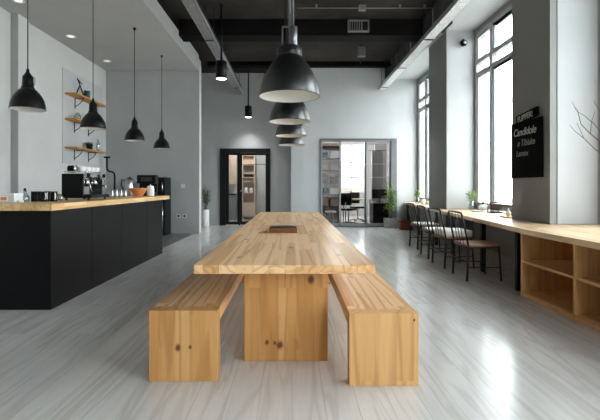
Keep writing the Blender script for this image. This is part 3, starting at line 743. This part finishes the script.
# espresso machine: working side faces +X
t = thing('espresso_machine', (-2.84, 5.6, BZ), 'black and chrome espresso machine standing on the bar', 'espresso machine'); t.scale = (.86, .68, .82)
for ya in (0, .80): bx('side_panel', M['black'], -.19, .14, ya, ya + .04, .05, .42, t, .012)
bx('body', M['black'], -.19, .02, .04, .80, .08, .40, t, .01); bx('boiler_cover', M['chrome'], -.17, .15, .04, .80, .36, .44, t, .015)
bx('drip_tray', M['black'], -.17, .26, .02, .82, .03, .085, t, .006)
bx('splash_panel', M['chrome'], .02, .035, .05, .79, .085, .36, t)
m = MB()
for y in (.06, .78):
    for x in (-.14, .2): m.cyl((x, y, 0), .02, 0, .03, 12)
m.build('foot', M['black'], t)
for y in (.24, .58):
    g = MB().lathe([(.001, .25), (.045, .25), (.05, .26), (.05, .31), (.038, .34), (.03, .37), (.001, .37)], (.10, y, 0), 20).build('group_head', M['chrome'], t)
    m = MB(); m.lathe([(.03, .0), (.034, .01), (.034, .03), (.03, .04), (.001, .04)], (.10, y, .215), 20); m.tube([(.13, y, .235), (.2, y, .235), (.27, y, .225)], .013, 10); m.build('portafilter', M['black'], g)
    m = MB(); m.lathe([(.001, -.02), (.045, -.015), (.045, .015), (.001, .02)], (.17, y, .33), 16, axis='x'); m.build('control_dial', M['black'], t)
for y in (.08, .76):
    m = MB(); m.tube([(.12, y, .36), (.2, y, .33), (.22, y, .22), (.24, y, .13)], .007, 8); m.build('steam_wand', M['chrome'], t)
    m = MB(); m.lathe([(.001, -.02), (.03, -.018), (.035, 0), (.03, .018), (.001, .02)], (.19, y, .40), 16, axis='x'); m.build('steam_knob', M['black'], t)
m = MB(); m.tube([(-.17, .06, .455), (.14, .06, .455), (.14, .78, .455), (-.17, .78, .455), (-.17, .06, .455)], .006, 8)
for x in (-.17, .14):
    for y in (.06, .78): m.tube([(x, y, .43), (x, y, .455)], .005, 6)
m.build('cup_rail', M['chrome'], t)
# things on top of the machine
cup_prof = [(.001, 0), (.022, 0), (.026, .006), (.036, .03), (.04, .06), (.037, .06), (.033, .03), (.022, .01), (.001, .01)]
c0 = MB().lathe(cup_prof, seg=20).build('coffee_cup', M['white'])
tag(c0, 'white cup standing on top of the espresso machine', 'cup', 'white cups on the espresso machine')
spots = [(-2.80, 5.74), (-2.90, 5.80), (-2.79, 5.86), (-2.90, 5.94), (-2.79, 5.99), (-2.89, 6.08), (-2.78, 6.11)]
for k, (x, y) in enumerate(spots): place(c0 if k == 0 else copy_tree(c0), (x, y, BZ + .369), s=1.2)
t = thing('coffee_tin', (-2.93, 5.70, BZ + .362), 'black round tin lying on the espresso machine with a chrome lid', 'tin')
MB().cyl((0, 0, .052), .042, -.03, .06, 20, axis='x').build('tin_body', M['black'], t); MB().cyl((0, 0, .052), .044, .06, .075, 20, axis='x').build('tin_lid', M['chrome'], t)
# mugs: black/white enamel row
def mug():
    t = thing('mug', (0, 0, 0), '', 'mug', 'black mugs in a row on the bar')
    MB().lathe([(.001, 0), (.033, 0), (.036, .005), (.037, .118), (.034, .118), (.032, .012), (.001, .012)], seg=24).build('mug_body', M['black'], t)
    MB().tube([(.035, 0, .10), (.062, 0, .095), (.07, 0, .06), (.058, 0, .03), (.035, 0, .025)], .007, 8).build('handle', M['white'], t)
    return t
mg = mug(); ml = [('beside the glass carafe', 34.5, 5.05, 200), ('second from the carafe', 38, 5.2, 290), ('middle one of five', 43.5, 5.02, 320), ('fourth from the carafe', 48, 5.24, 290), ('next to the small clear glass', 54, 5.06, 310)]
for k, (s, px, Y, a) in enumerate(ml):
    o = mg if k == 0 else copy_tree(mg); x, y = on_bar(px, Y); place(o, (x, y, BZ), 'black mug with pale handle in the bar row, ' + s, R(a))
def tumbler(px, Y, h, r, label, mat='jar', name='drinking_glass'):
    x, y = on_bar(px, Y)
    o = MB().lathe([(.001, 0), (r * .8, 0), (r * .85, .004), (r, h), (r - .003, h), (r * .8, .008), (.001, .008)], seg=20).build(name, M[mat])
    place(o, (x, y, BZ)); return tag(o, label, 'glass' if mat == 'jar' else 'cup')
tumbler(60.0, 5.35, .085, .032, 'small clear glass between the mugs and the espresso machine')
# carafe and small clear bottle
t = thing('carafe', (*on_bar(25, 4.95), BZ), 'clear glass carafe with dark stopper on the bar', 'carafe')
MB().lathe([(.001, 0), (.045, 0), (.05, .02), (.045, .06), (.02, .10), (.018, .13), (.022, .135), (.019, .135), (.015, .10), (.04, .06), (.045, .02), (.001, .006)], seg=24).build('bottle', M['jar'], t)
MB().cyl((0, 0, 0), .014, .12, .155, 14).build('stopper', M['black'], t)
x, y = on_bar(20.5, 4.75)
tag(place(MB().lathe([(.001, 0), (.03, 0), (.034, .02), (.03, .024), (.001, .01)], seg=20).build('small_dish', M['white']), (x, y, BZ)), 'tiny white dish on the bar beside the pale card box', 'dish')
t = thing('card_box', (*on_bar(5, 4.75), BZ), 'long pale grey card box with an orange print on the bar', 'box')
bx('box_body', M['paper'], -.18, .10, 0, .16, 0, .09, t, .004); bx('box_lid', M['white'], -.182, .102, -.002, .162, .075, .10, t, .003); bx('printed_label', M['enamel_white'], -.06, .035, -.004, -.001, .012, .07, t); bx('orange_print', M['label_orange'], -.045, .02, -.006, -.0045, .025, .058, t)
# right hand group on the bar
for k, (px, Y, s) in enumerate(((111, 6.95, 'closest to the espresso machine'), (115.5, 7.05, 'second from the espresso machine'), (120, 7.15, 'third from the espresso machine'), (124.5, 7.3, 'beside the terracotta bowl'))):
    x, y = on_bar(px, Y)
    t = thing('steel_jug', (x, y, BZ), 'small steel milk jug on the bar, ' + s, 'milk jug', 'steel milk jugs on the bar', R(-60))
    MB().lathe([(.001, 0), (.035, 0), (.042, .01), (.042, .05), (.032, .09), (.037, .125), (.034, .125), (.029, .09), (.038, .05), (.038, .012), (.001, .01)], seg=20).build('jug_body', M['steel'], t)
    MB().tube([(.035, 0, .11), (.07, 0, .10), (.075, 0, .05), (.04, 0, .03)], .006, 8).build('handle', M['black'], t)
x, y = on_bar(138.5, 7.7)
tag(place(MB().lathe([(.001, 0), (.06, 0), (.065, .012), (.10, .05), (.15, .13), (.155, .15), (.147, .15), (.14, .13), (.09, .06), (.001, .025)], seg=32).build('bowl', M['orange']), (x, y, BZ)), 'terracotta orange bowl on the far end of the bar', 'bowl')
for k, (dx, dy, mt, lab) in enumerate(((-.068, 0, 'white', 'white cup lying in the terracotta bowl'), (.068, .02, 'cream', 'cream cup lying in the terracotta bowl'))):
    o = MB().lathe(cup_prof, seg=16).build('coffee_cup', M[mt]); place(o, (x + dx, y + dy, BZ + .085)); o.rotation_euler = (R(25), R(20 * (1 - 2 * k)), 0); tag(o, lab, 'cup')
x, y = on_bar(150.5, 8.05)
t = thing('canister', (x, y, BZ), 'white lidded canister on the end of the bar by the terracotta bowl', 'canister')
MB().lathe([(.001, 0), (.062, 0), (.068, .008), (.068, .14), (.06, .155), (.001, .155)], seg=28).build('canister_body', M['white'], t); MB().lathe([(.06, .155), (.062, .18), (.05, .19), (.015, .195), (.012, .215), (.001, .215)], seg=24).build('lid', M['white'], t)
x, y = on_bar(129.5, 8.2)
t = thing('kettle', (x, y, BZ), 'tall steel and black kettle behind the terracotta bowl', 'kettle')
MB().lathe([(.001, 0), (.085, 0), (.09, .01), (.082, .2), (.075, .30), (.06, .315), (.001, .32)], seg=28).build('kettle_body', M['steel'], t)
MB().lathe([(.062, .315), (.05, .335), (.012, .34), (.016, .36), (.001, .365)], seg=20).build('lid', M['black'], t)
MB().tube([(-.07, 0, .29), (-.15, 0, .31), (-.16, 0, .2), (-.085, 0, .07)], .012, 8).build('handle', M['black'], t)
MB().tube([(.07, 0, .24), (.11, 0, .28), (.14, 0, .30)], .016, 8, .01).build('spout', M['steel'], t)
x, y = on_bar(147.5, 8.3)
t = thing('coffee_brewer', (x, y, BZ), 'boxy black filter coffee brewer on the bar between kettle and fridge', 'coffee maker')
bx('body', M['black'], -.17, .17, -.08, .08, .0, .06, t, .01); bx('column', M['black'], -.17, .17, .03, .10, .06, .24, t, .01); bx('head', M['black'], -.18, .18, -.08, .10, .24, .40, t, .012); bx('panel', M['slate'], -.1, .1, -.084, -.08, .28, .36, t)

# back counter and tall black fridge against the kitchen end wall
t = thing('back_counter', (-4.33, 10.95, 0), 'low black kitchen cabinet run against the grey end wall', 'cabinet')
bx('cabinet_body', M['bar_black'], -.645, .60, .02, .58, .006, .88, t)
for a in (-.645, -.23, .185): bx('door', M['bar_black'], a + .003, a + .412, 0, .02, .08, .87, t, .003)
bx('worktop', M['slate'], -.65, .61, -.02, .6, .88, .92, t, .004)
t = thing('fridge', (-3.46, 10.95, 0), 'tall narrow black fridge standing free at the end of the kitchen', 'fridge')
bx('fridge_body', M['black'], -.22, .22, .04, .56, .006, 1.50, t, .01)
for a, b in ((.03, 1.0), (1.01, 1.49)):
    d = bx('door', M['black'], -.22, .22, 0, .038, a, b, t, .008)
    tag(MB().tube([(.17, -.03, a + .12), (.17, -.03, b - .12)], .013, 8).box(.16, .18, -.03, 0, a + .14, a + .17).box(.16, .18, -.03, 0, b - .17, b - .14).build('handle', M['chrome'], d), 'chrome bar handle')
t = thing('pipe_tap', (-4.62, 11.2, .92), 'black bent pipe with a small flared top rising from the back counter', 'tap')
m = MB(); m.cyl((0, 0, 0), .06, 0, .03, 16); m.tube([(0, 0, .02), (0, 0, .62), (-.01, 0, .68), (-.05, 0, .72), (-.15, 0, .74), (-.19, 0, .78), (-.2, 0, .83), (-.2, 0, 1.08)], .024, 10); m.build('pipe', M['black'], t)
MB().lathe([(.024, 1.07), (.09, 1.10), (.09, 1.12), (.001, 1.12)], (-.2, 0, 0), 20).build('flared_top', M['black'], t)
for x, hh, ww, mt, lab in ((-4.25, .2, .14, 'black', 'black toaster on the back counter beside the bent pipe'), (-3.9, .24, .12, 'steel', 'brushed steel canister box on the back counter')):
    t = thing('toaster', (x, 11.2, .92), lab, 'toaster')
    bx('toaster_body', M[mt], -ww, ww, -.1, .1, .01, hh, t, .02); bx('slot', M['slate'], -ww * .7, ww * .7, -.02, .02, hh - .002, hh + .003, t); bx('lever', M['chrome'], -ww - .02, -ww, -.015, .015, hh * .6, hh * .7, t)

# wall board and shelves on the white side wall
structure(bx('trim_6', M['wall_light'], -4.998, -4.985, 9.35, 11.35, 1.77, 3.85))
def wshelf(z, y0, y1, label):
    t = thing('wall_shelf', (-4.985, y0, z), label, 'shelf', 'orange wooden shelves on the white wall'); L = y1 - y0
    bx('board', M['shelf_wood'], 0, .27, 0, L, 0, .035, t, .003)
    for y in (L * .28, L * .74):
        m = MB(); m.box(0, .012, y - .012, y + .012, -.24, 0); m.box(0, .22, y - .012, y + .012, -.012, 0)
        m.tube([(.006, y, -.2), (.1, y, -.14), (.17, y, -.06), (.19, y, -.008)], .009, 8); m.build('bracket', M['blackmetal'], t)
for z, y0, y1, s in ((3.29, 9.43, 11.0, 'topmost of three'), (2.73, 9.43, 10.9, 'middle one of three'), (2.10, 9.43, 10.9, 'lowest of three, above the espresso machine')):
    wshelf(z, y0, y1, 'orange wooden wall shelf on black brackets, ' + s)
t = thing('teal_tin', (-4.85, 10.18, 3.325), 'dark teal tin on the top wall shelf beside a black easel', 'tin')
MB().cyl((0, 0, 0), .07, 0, .17, 20).build('tin_body', M['teal'], t); MB().cyl((0, 0, 0), .072, .17, .19, 20).build('lid', M['black'], t)
t = thing('desk_easel', (-4.85, 9.72, 3.326), 'small black angled stick figure stand on the top wall shelf', 'ornament')
m = MB(); m.tube([(0, .32, .02), (0, .0, .38)], .014, 8); m.tube([(0, -.05, .02), (0, .12, .26)], .014, 8); m.tube([(0, .02, .36), (0, .22, .30)], .012, 8); m.tube([(0, .30, .02), (0, .36, .2)], .01, 8); m.build('sticks', M['black'], t)
for k, (y, r, h, mt, lab) in enumerate(((9.72, .075, .16, 'jar', 'squat clear jar on the middle wall shelf'), (10.1, .11, .22, 'white', 'round white pot on the middle wall shelf'), (10.45, .07, .2, 'jar', 'slim clear jar on the middle wall shelf'), (10.75, .045, .3, 'jar', 'tall clear bottle on the lowest wall shelf'))):
    o = MB().lathe([(.001, 0), (r * .7, 0), (r, h * .2), (r, h * .6), (r * .6, h * .85), (r * .6, h), (r * .5, h), (r * .5, h * .85), (r * .93, h * .6), (r * .93, h * .22), (.001, .012)], seg=20).build('storage_jar', M[mt])
    place(o, (-4.85, y, 2.766 if k < 3 else 2.136)); tag(o, lab, 'jar')
t = thing('herb_pot', (-4.85, 10.3, 2.136), 'small black pot with a dark sprig on the lowest wall shelf', 'pot')
MB().lathe([(.001, 0), (.06, 0), (.08, .14), (.07, .14), (.05, .02), (.001, .02)], seg=20).build('pot', M['black'], t)
m = MB()
for k in range(24):
    a = random.uniform(0, 6.28); m.leaf((.02 * math.cos(a), .02 * math.sin(a), .12), (math.cos(a), math.sin(a), random.uniform(.6, 2.2)), .1, .03)
m.build('leaves', M['leaf'], t)

# switch plates on the kitchen end wall
def plate(px, py, nm, label, n=1):
    x = (px - 292) * YP / 430; z = 1.25 + (187 - py) * YP / 430
    t = thing(nm, (x, YP, z), label, 'socket' if nm == 'wall_socket' else 'switch')
    bx('cover_plate', M['paper'], -.05, .05, -.012, 0, -.05, .05, t, .003)
    if nm == 'wall_socket': MB().lathe([(.001, -.013), (.026, -.013), (.03, -.016), (.03, -.012)], seg=20, axis='y').build('insert', M['black'], t)
    else: bx('rocker', M['paper'], -.03, .03, -.016, -.012, -.03, .03, t, .002)
plate(183, 186, 'light_switch', 'grey light switch on the end wall above the two sockets')
plate(178.5, 216, 'wall_socket', 'grey wall socket low on the end wall, on the fridge side')
plate(184.5, 216, 'wall_socket', 'grey wall socket low on the end wall, on the free edge side')

# ---------------------------------------------------------------- plants
def bush(t, z0, h, rad, n, mat, L=.09, W=.035, stems=5, stem_mat='bark', base_r=.03):
    m = MB(); s = MB()
    for k in range(stems):
        a = 2.4 * k; tip = Vector((math.cos(a) * rad * .5, math.sin(a) * rad * .5, z0 + h * random.uniform(.7, 1)))
        b = Vector((math.cos(a) * base_r, math.sin(a) * base_r, z0 - .02)); mid = (b + tip) / 2 + Vector((random.uniform(-.03, .03), random.uniform(-.03, .03), 0))
        P = [b, b.lerp(mid, .5), mid, mid.lerp(tip, .5), tip]; s.tube(P, .008, 6, .003)
        for j in range(n // stems):
            u = random.uniform(.35, 1); p = b.lerp(mid, u * 2) if u < .5 else mid.lerp(tip, u * 2 - 1)
            an = random.uniform(0, 6.28); p = p + Vector((random.gauss(0, rad * .35), random.gauss(0, rad * .35), random.gauss(0, h * .05)))
            m.leaf(p, (math.cos(an), math.sin(an), random.uniform(-.3, .9)), L * random.uniform(.6, 1.2), W * random.uniform(.7, 1.2))
    s.build('stem', M[stem_mat], t); m.build('leaves', M[mat], t)
t = thing('potted_plant', (-2.74, 13.6, 0), 'leafy green plant in a tall white cylinder pot by the charcoal door', 'plant')
p = MB().lathe([(.001, 0), (.115, 0), (.12, .01), (.122, .54), (.11, .54), (.11, .49), (.001, .49)], seg=28).build('pot', M['white'], t)
MB().cyl((0, 0, 0), .108, .48, .50, 20).build('soil', M['soil'], p)
bush(t, .5, .80, .16, 480, 'leaf_mid', .07, .035, 6)
t = thing('potted_plant', (3.02, 13.12, 0), 'bushy green plant in a square grey pot before the glass partition', 'plant')
m = MB(); pw = .19
m.box(-pw, pw, -.17, -.15, 0, .30); m.box(-pw, pw, .15, .17, 0, .30); m.box(-pw, -pw + .02, -.15, .15, 0, .30); m.box(pw - .02, pw, -.15, .15, 0, .30); m.box(-pw + .02, pw - .02, -.15, .15, 0, .02)
p = m.build('pot', M['stonepot'], t); bx('soil', M['soil'], -.17, .17, -.15, .15, .24, .27, p)
bush(t, .27, 1.08, .19, 700, 'leaf_pale', .065, .04, 7)
# window ledge plants
def ledge_plant(x, y, label, h):
    t = thing('vase_plant', (x, y, .772), label, 'plant')
    MB().lathe([(.001, 0), (.05, 0), (.06, .03), (.055, .10), (.035, .15), (.045, .18), (.042, .18), (.03, .15), (.05, .10), (.055, .03), (.001, .008)], seg=24).build('vase', M['jar'], t)
    bush(t, .14, h, .11, 130, 'leaf_pale', .07, .04, 6, 'leaf_pale', .01)

# ---------------------------------------------------------------- window desk and shelving
DZ = .772
t = thing('window_desk', (0, 0, 0), 'long pale wooden desk running along the windows on black posts', 'desk')
poly = [(2.64, 4.985), (3.50, YF - .01), (XW - .005, YF - .01), (XW - .005, 10.37), (XP - .002, 10.37), (XP - .002, 9.20), (XW - .005, 9.20), (XW - .005, 6.46), (XP - .002, 6.46), (XP - .002, 5.49), (4.01, 5.49), (4.01, 4.985)]
MB().prism(poly, DZ - .055, DZ).build('desktop', M['oak_desk'], t)
for x, y in ((2.74, 5.02), (2.74, 5.2), (2.82, 6.35), (3.0, 8.0), (3.12, 9.3), (3.3, 11.2), (3.5, 13.0)):
    bx('post', M['black'], x - .03, x + .03, y - .03, y + .03, 0, DZ - .055, t, .003)
bx('support_panel', M['black'], 2.82, 3.28, 5.17, 5.20, 0, DZ - .055, t)
t = thing('shelving_unit', (2.64, 4.965, 0), 'low plywood shelving unit with open square compartments under the window ledge', 'shelving unit')
X1 = 1.36; ZT = .712; n = 3; bw = .925; Ly = n * bw + .03
bx('top_board', M['oak_desk'], -.01, X1, -Ly - .01, .0, ZT, DZ, t, .003)
bx('bottom_board', M['ply'], .03, .62, -Ly, 0, .03, .06, t); bx('plinth', M['ply'], .045, .60, -Ly + .02, -.02, 0, .03, t)
bx('back_panel', M['ply'], .62, .64, -Ly, 0, 0, ZT, t)
for k in range(n + 1): 
    ya = -k * bw - .03
    bx('side_panel' if k in (0, n) else 'divider', M['ply_z'], .0, .62, ya, ya + .03, .0, ZT, t, .002)
for k in range(n): bx('shelf', M['ply'], .005, .62, -(k + 1) * bw, -k * bw - .03, .385, .412, t)
bx('edge_rail', M['ply'], .0, .03, -Ly + .03, -.03, .0, .055, t)

ledge_plant(3.72, 8.92, 'green sprig in a round glass vase on the window desk, near the brown glass box', .26)
ledge_plant(3.62, 12.4, 'green sprig in a glass vase at the far end of the window desk', .26)
def ledge(nm, x, y, parts, label, cat):
    t = thing(nm, (x, y, DZ), label, cat)
    for pn, mt, prof in parts: MB().lathe(prof, seg=24).build(pn, M[mt], t)
ledge('sugar_bowl', 3.8, 8.55, (('bowl', 'white', [(.001, 0), (.05, 0), (.085, .04), (.085, .09), (.001, .09)]), ('lid', 'white', [(.086, .09), (.07, .12), (.001, .135)]), ('lid_knob', 'black', [(.012, .13), (.028, .15), (.022, .175), (.001, .18)])), 'white lidded bowl with a black knob on the window desk', 'bowl')
tag(place(MB().lathe([(.001, 0), (.12, 0), (.15, .015), (.147, .02), (.11, .008), (.001, .008)], seg=28).build('saucer', M['white']), (3.62, 8.33, DZ)), 'flat white plate on the window desk under the big window', 'plate')
t = thing('glass_lantern', (3.73, 7.93, DZ), 'square lantern of brown glass in a dark frame on the window desk', 'lantern'); t.scale = (.78, .62, 1)
m = MB()
for sx in (-1, 1):
    for sy in (-1, 1): m.box(sx * .12 - .008, sx * .12 + .008, sy * .10 - .008, sy * .10 + .008, 0, .2)
for z in (0, .188):
    m.box(-.12, .12, -.108, -.092, z, z + .012); m.box(-.12, .12, .092, .108, z, z + .012); m.box(-.128, -.112, -.1, .1, z, z + .012); m.box(.112, .128, -.1, .1, z, z + .012)
m.build('frame', M['blackmetal'], t); bx('inner_block', M['dark_wood'], -.05, .1, -.08, .08, .012, .17, t); bx('pane', M['jar'], -.112, .112, -.098, -.094, .012, .188, t)
t = thing('wooden_tray', (3.42, 6.72, DZ), 'small wooden tray beside the pier on the window desk', 'tray')
bx('tray_board', M['oak_bench'], -.12, .12, -.12, .12, 0, .025, t, .004)
for x, h, mt, lab in ((3.38, .12, 'white', 'small white bottle on the wooden tray'), (3.46, .15, 'slate', 'small dark bottle on the wooden tray')):
    tag(place(MB().lathe([(.001, 0), (.028, 0), (.03, .01), (.03, h * .55), (.012, h * .75), (.012, h), (.001, h)], seg=18).build('small_bottle', M[mt]), (x, 6.72, DZ + .026)), lab, 'bottle')
for x, y, r, h, lab in ((3.66, 12.0, .06, .14, 'white jar beside the far glass vase on the window desk'), (3.72, 11.7, .09, .1, 'wide white bowl beyond the second pier on the window desk'), (3.74, 11.35, .05, .16, 'slim white pot on the window desk against the far window')):
    tag(place(MB().lathe([(.001, 0), (r * .8, 0), (r, .02), (r, h * .8), (r * .85, h), (r * .75, h), (.001, h * .9)], seg=22).build('white_jar', M['white']), (x, y, DZ)), lab, 'jar')
t = thing('wooden_crate', (3.32, 12.55, 0), 'red brown wooden crate on the floor in the far corner', 'crate')
m = MB()
for z in (0.01, .1, .19): m.box(-.17, .17, -.15, -.13, z, z + .07); m.box(-.17, .17, .13, .15, z, z + .07); m.box(-.17, -.15, -.13, .13, z, z + .07); m.box(.15, .17, -.13, .13, z, z + .07)
m.build('slats', M['dark_red'], t); bx('crate_floor', M['dark_red'], -.15, .15, -.13, .13, 0, .02, t)

# ---------------------------------------------------------------- chairs at the window desk (facing +X)
def chair():
    t = thing('metal_chair', (0, 0, 0), '', 'chair', 'black metal chairs at the window desk')
    w, dp, sz = .25, .42, .46; r = .013
    for sy in (-1, 1):
        MB().tube([(-.02, sy * w, 0), (.0, sy * w, sz), ], r * 1.3, 8).build('leg', M['blackmetal'], t)
        MB().tube([(dp + .02, sy * (w - .01), 0), (dp - .01, sy * (w - .02), sz - .01)], r, 8).build('leg', M['blackmetal'], t)
    MB().box(-.01, dp + .03, -w - .01, w + .01, sz - .005, sz + .022, .01).build('seat', M['seat_wood'], t)
    m = MB(); m.tube([(0, -w, sz - .015), (dp - .01, -w + .02, sz - .015), (dp - .01, w - .02, sz - .015), (0, w, sz - .015), (0, -w, sz - .015)], .010, 8); m.build('seat_frame', M['blackmetal'], t)
    m = MB(); m.tube([(0, -w, sz), (-.05, -w + .005, .72), (-.085, -w + .01, .88), (-.09, -w + .03, .905), (-.09, 0, .912), (-.09, w - .03, .905), (-.085, w - .01, .88), (-.05, w - .005, .72), (0, w, sz)], r, 8); bk = m.build('backrest', M['blackmetal'], t)
    for y in (-.1, 0, .1): MB().tube([(-.004, y, sz + .01), (-.05, y, .72), (-.088, y, .908)], .0045, 6).build('back_bar', M['blackmetal'], bk)
    for z in (.18,):
        for sy in (-1, 1): MB().tube([(-.012, sy * w, z), (dp + .01, sy * (w - .012), z)], .008, 6).build('stretcher', M['blackmetal'], t)
        MB().tube([(-.01, -w, .25), (-.01, w, .25)], .008, 6).build('stretcher', M['blackmetal'], t)
    return t
c0 = chair()
cl = [(2.34, 5.95, 0, 'nearest the shelving unit, bare brown wooden seat'), (2.34, 6.82, 3, 'with a thick white cushion'), (2.40, 7.72, -2, 'third along from the shelving unit, thin pale pad'), (2.52, 8.85, 2, 'last along the desk, closest to the far wall')]
chairs = [c0] + [copy_tree(c0) for _ in range(3)]
for o, (x, y, a, s) in zip(chairs, cl): place(o, (x, y, 0), 'black metal chair at the window desk, ' + s.replace('nearest the', 'next to the'), R(a))
def pad(i, th, label):
    x, y, a, _ = cl[i]
    m = MB(); m.box(.0, .43, -.235, .235, 0, th, min(th * .45, .03)); m.mat  # soft slab
    o = m.build('seat_cushion', M['cream']); 
    for f_ in o.data.polygons: f_.use_smooth = True
    place(o, (x, y, .483), None, R(a)); tag(o, label, 'cushion')
pad(1, .10, 'thick white cushion on the second chair from the shelving unit')
pad(2, .03, 'thin pale seat pad on the third chair from the shelving unit')
pad(3, .035, 'pale seat pad on the chair closest to the far wall')

# ---------------------------------------------------------------- chalkboard
t = thing('chalkboard', (XP, 6.02, 1.38), 'black chalkboard with chalk writing on the grey pier by the window', 'chalkboard')
bx('board', M['chalkboard'], -.03, -.004, -.39, .39, 0, .80, t, .003)
tb = bx('title_board', M['chalkboard'], -.046, -.031, -.28, .28, -.065, .065, t, .003); tb.location = (0, -.05, .855); tb.rotation_euler = (R(-5), 0, 0)
dg = None
def lettering(txt, size, y, z, x, mat, shear=0, parent=None, jit=0):
    cu = bpy.data.curves.new('lettering', 'FONT'); cu.body = txt; cu.size = size; cu.shear = shear; cu.extrude = .0008; cu.offset = .0012
    cu.space_character = .95
    ob = bpy.data.objects.new('lettering', cu); COL.objects.link(ob)
    bpy.context.view_layer.update()
    me = bpy.data.meshes.new_from_object(ob.evaluated_get(bpy.context.evaluated_depsgraph_get()))
    bpy.data.objects.remove(ob); me.materials.clear(); me.materials.append(mat)
    o = bpy.data.objects.new('lettering', me); COL.objects.link(o); o.parent = parent
    o.matrix_local = Matrix(((0, 0, -1, x), (-1, 0, 0, y), (0, 1, 0, z), (0, 0, 0, 1)))
    return o
lettering('FLIPPER!', .115, .235, -.038, -.0475, M['chalk'], 0, tb)['label'] = 'white chalk capitals'
lettering('Candidole', .15, .33, .605, -.0315, M['chalk'], .25, t)
lettering('e Tibiake', .13, .22, .455, -.0315, M['chalk_dim'], .25, t)
lettering('Lamox', .12, .25, .31, -.0315, M['chalk_dim'], .25, t)

# small warm lamp on the window side of the pier
t = thing('wall_lamp', (3.36, 6.45, 2.56), 'small warm glowing bulb on the pier edge beside the window', 'lamp')
MB().cyl((0, 0, 0), .03, 0, .02, 16, axis='y').build('mount', M['blackmetal'], t)
MB().lathe([(.001, .02), (.02, .03), (.035, .06), (.03, .09), (.001, .11)], seg=18, axis='y').build('light_bulb', M['warm'], t)

# ---------------------------------------------------------------- vase with bare twigs on the ledge
t = thing('twig_vase', (3.42, 4.35, DZ), 'tall pale vase holding thin bare twigs on the ledge over the shelving', 'vase')
MB().lathe([(.001, 0), (.07, 0), (.10, .08), (.09, .22), (.045, .32), (.05, .36), (.044, .36), (.04, .32), (.08, .22), (.001, .01)], seg=28).build('vase', M['white'], t)
def P(px, py, y=0): return ((px - 292) * .01 - 3.42, y, 1.25 + (187 - py) * .01 - DZ)
root = (0, 0, .33)
m = MB()
def twig(pts, r=.006): m.tube(pts, r, 6, .0018)
twig([root, P(612, 158), P(600, 148.6, .02), P(589, 137, .03), P(580, 130, .03), P(575, 124, .03)])
twig([root, P(610, 155, -.03), P(600, 140, -.03), P(593.6, 133), P(586.4, 123, .03), P(585, 112, .05), P(584, 108, .05), P(581, 104, .06)])
twig([P(611, 140, 0), P(600, 123, .03), P(592, 114, .06), P(585, 108.6, .08), P(582, 99, .1)], .004)
twig([root, P(614, 150), P(611, 140), P(604, 120, -.05), P(598, 108, -.05), P(593.6, 101, -.05)])
twig([P(611, 140), P(607, 110, -.1), P(598, 86, -.12)], .004)
twig([P(594, 133), P(592, 122, -.04), P(594, 112, -.06)], .003)
twig([P(589, 137, .03), P(583, 128, 0), P(580, 122, 0)], .003)
twig([root, P(625, 140), P(640, 110), P(650, 90)])
twig([root, P(630, 150), P(618, 105), P(615, 80)])
m.build('twigs', M['bark'], t)

# ---------------------------------------------------------------- light: overcast white sky through the windows
wd_ = bpy.data.worlds.new('overcast_sky'); scene.world = wd_; wd_.use_nodes = True
nt = wd_.node_tree; bg = nt.nodes['Background']
tc = N(nt, 'ShaderNodeTexCoord'); sp = N(nt, 'ShaderNodeSeparateXYZ'); nt.links.new(tc.outputs['Generated'], sp.inputs[0])
rp = N(nt, 'ShaderNodeValToRGB'); rp.color_ramp.elements[0].position = 0; rp.color_ramp.elements[0].color = (.90, .93, .95, 1)
rp.color_ramp.elements[1].position = .9; rp.color_ramp.elements[1].color = (.94, .975, 1.0, 1)
nt.links.new(sp.outputs[2], rp.inputs[0]); nt.links.new(rp.outputs[0], bg.inputs[0]); bg.inputs[1].default_value = 12.0

vs = scene.view_settings; vs.view_transform = 'Standard'; vs.look = 'None'; vs.gamma = 1; vs.use_curve_mapping = False
vs.exposure = 0.5
scene.cycles.use_denoising = True; scene.cycles.max_bounces = 10; scene.cycles.diffuse_bounces = 6; scene.cycles.transparent_max_bounces = 16
scene.cycles.sample_clamp_indirect = 6
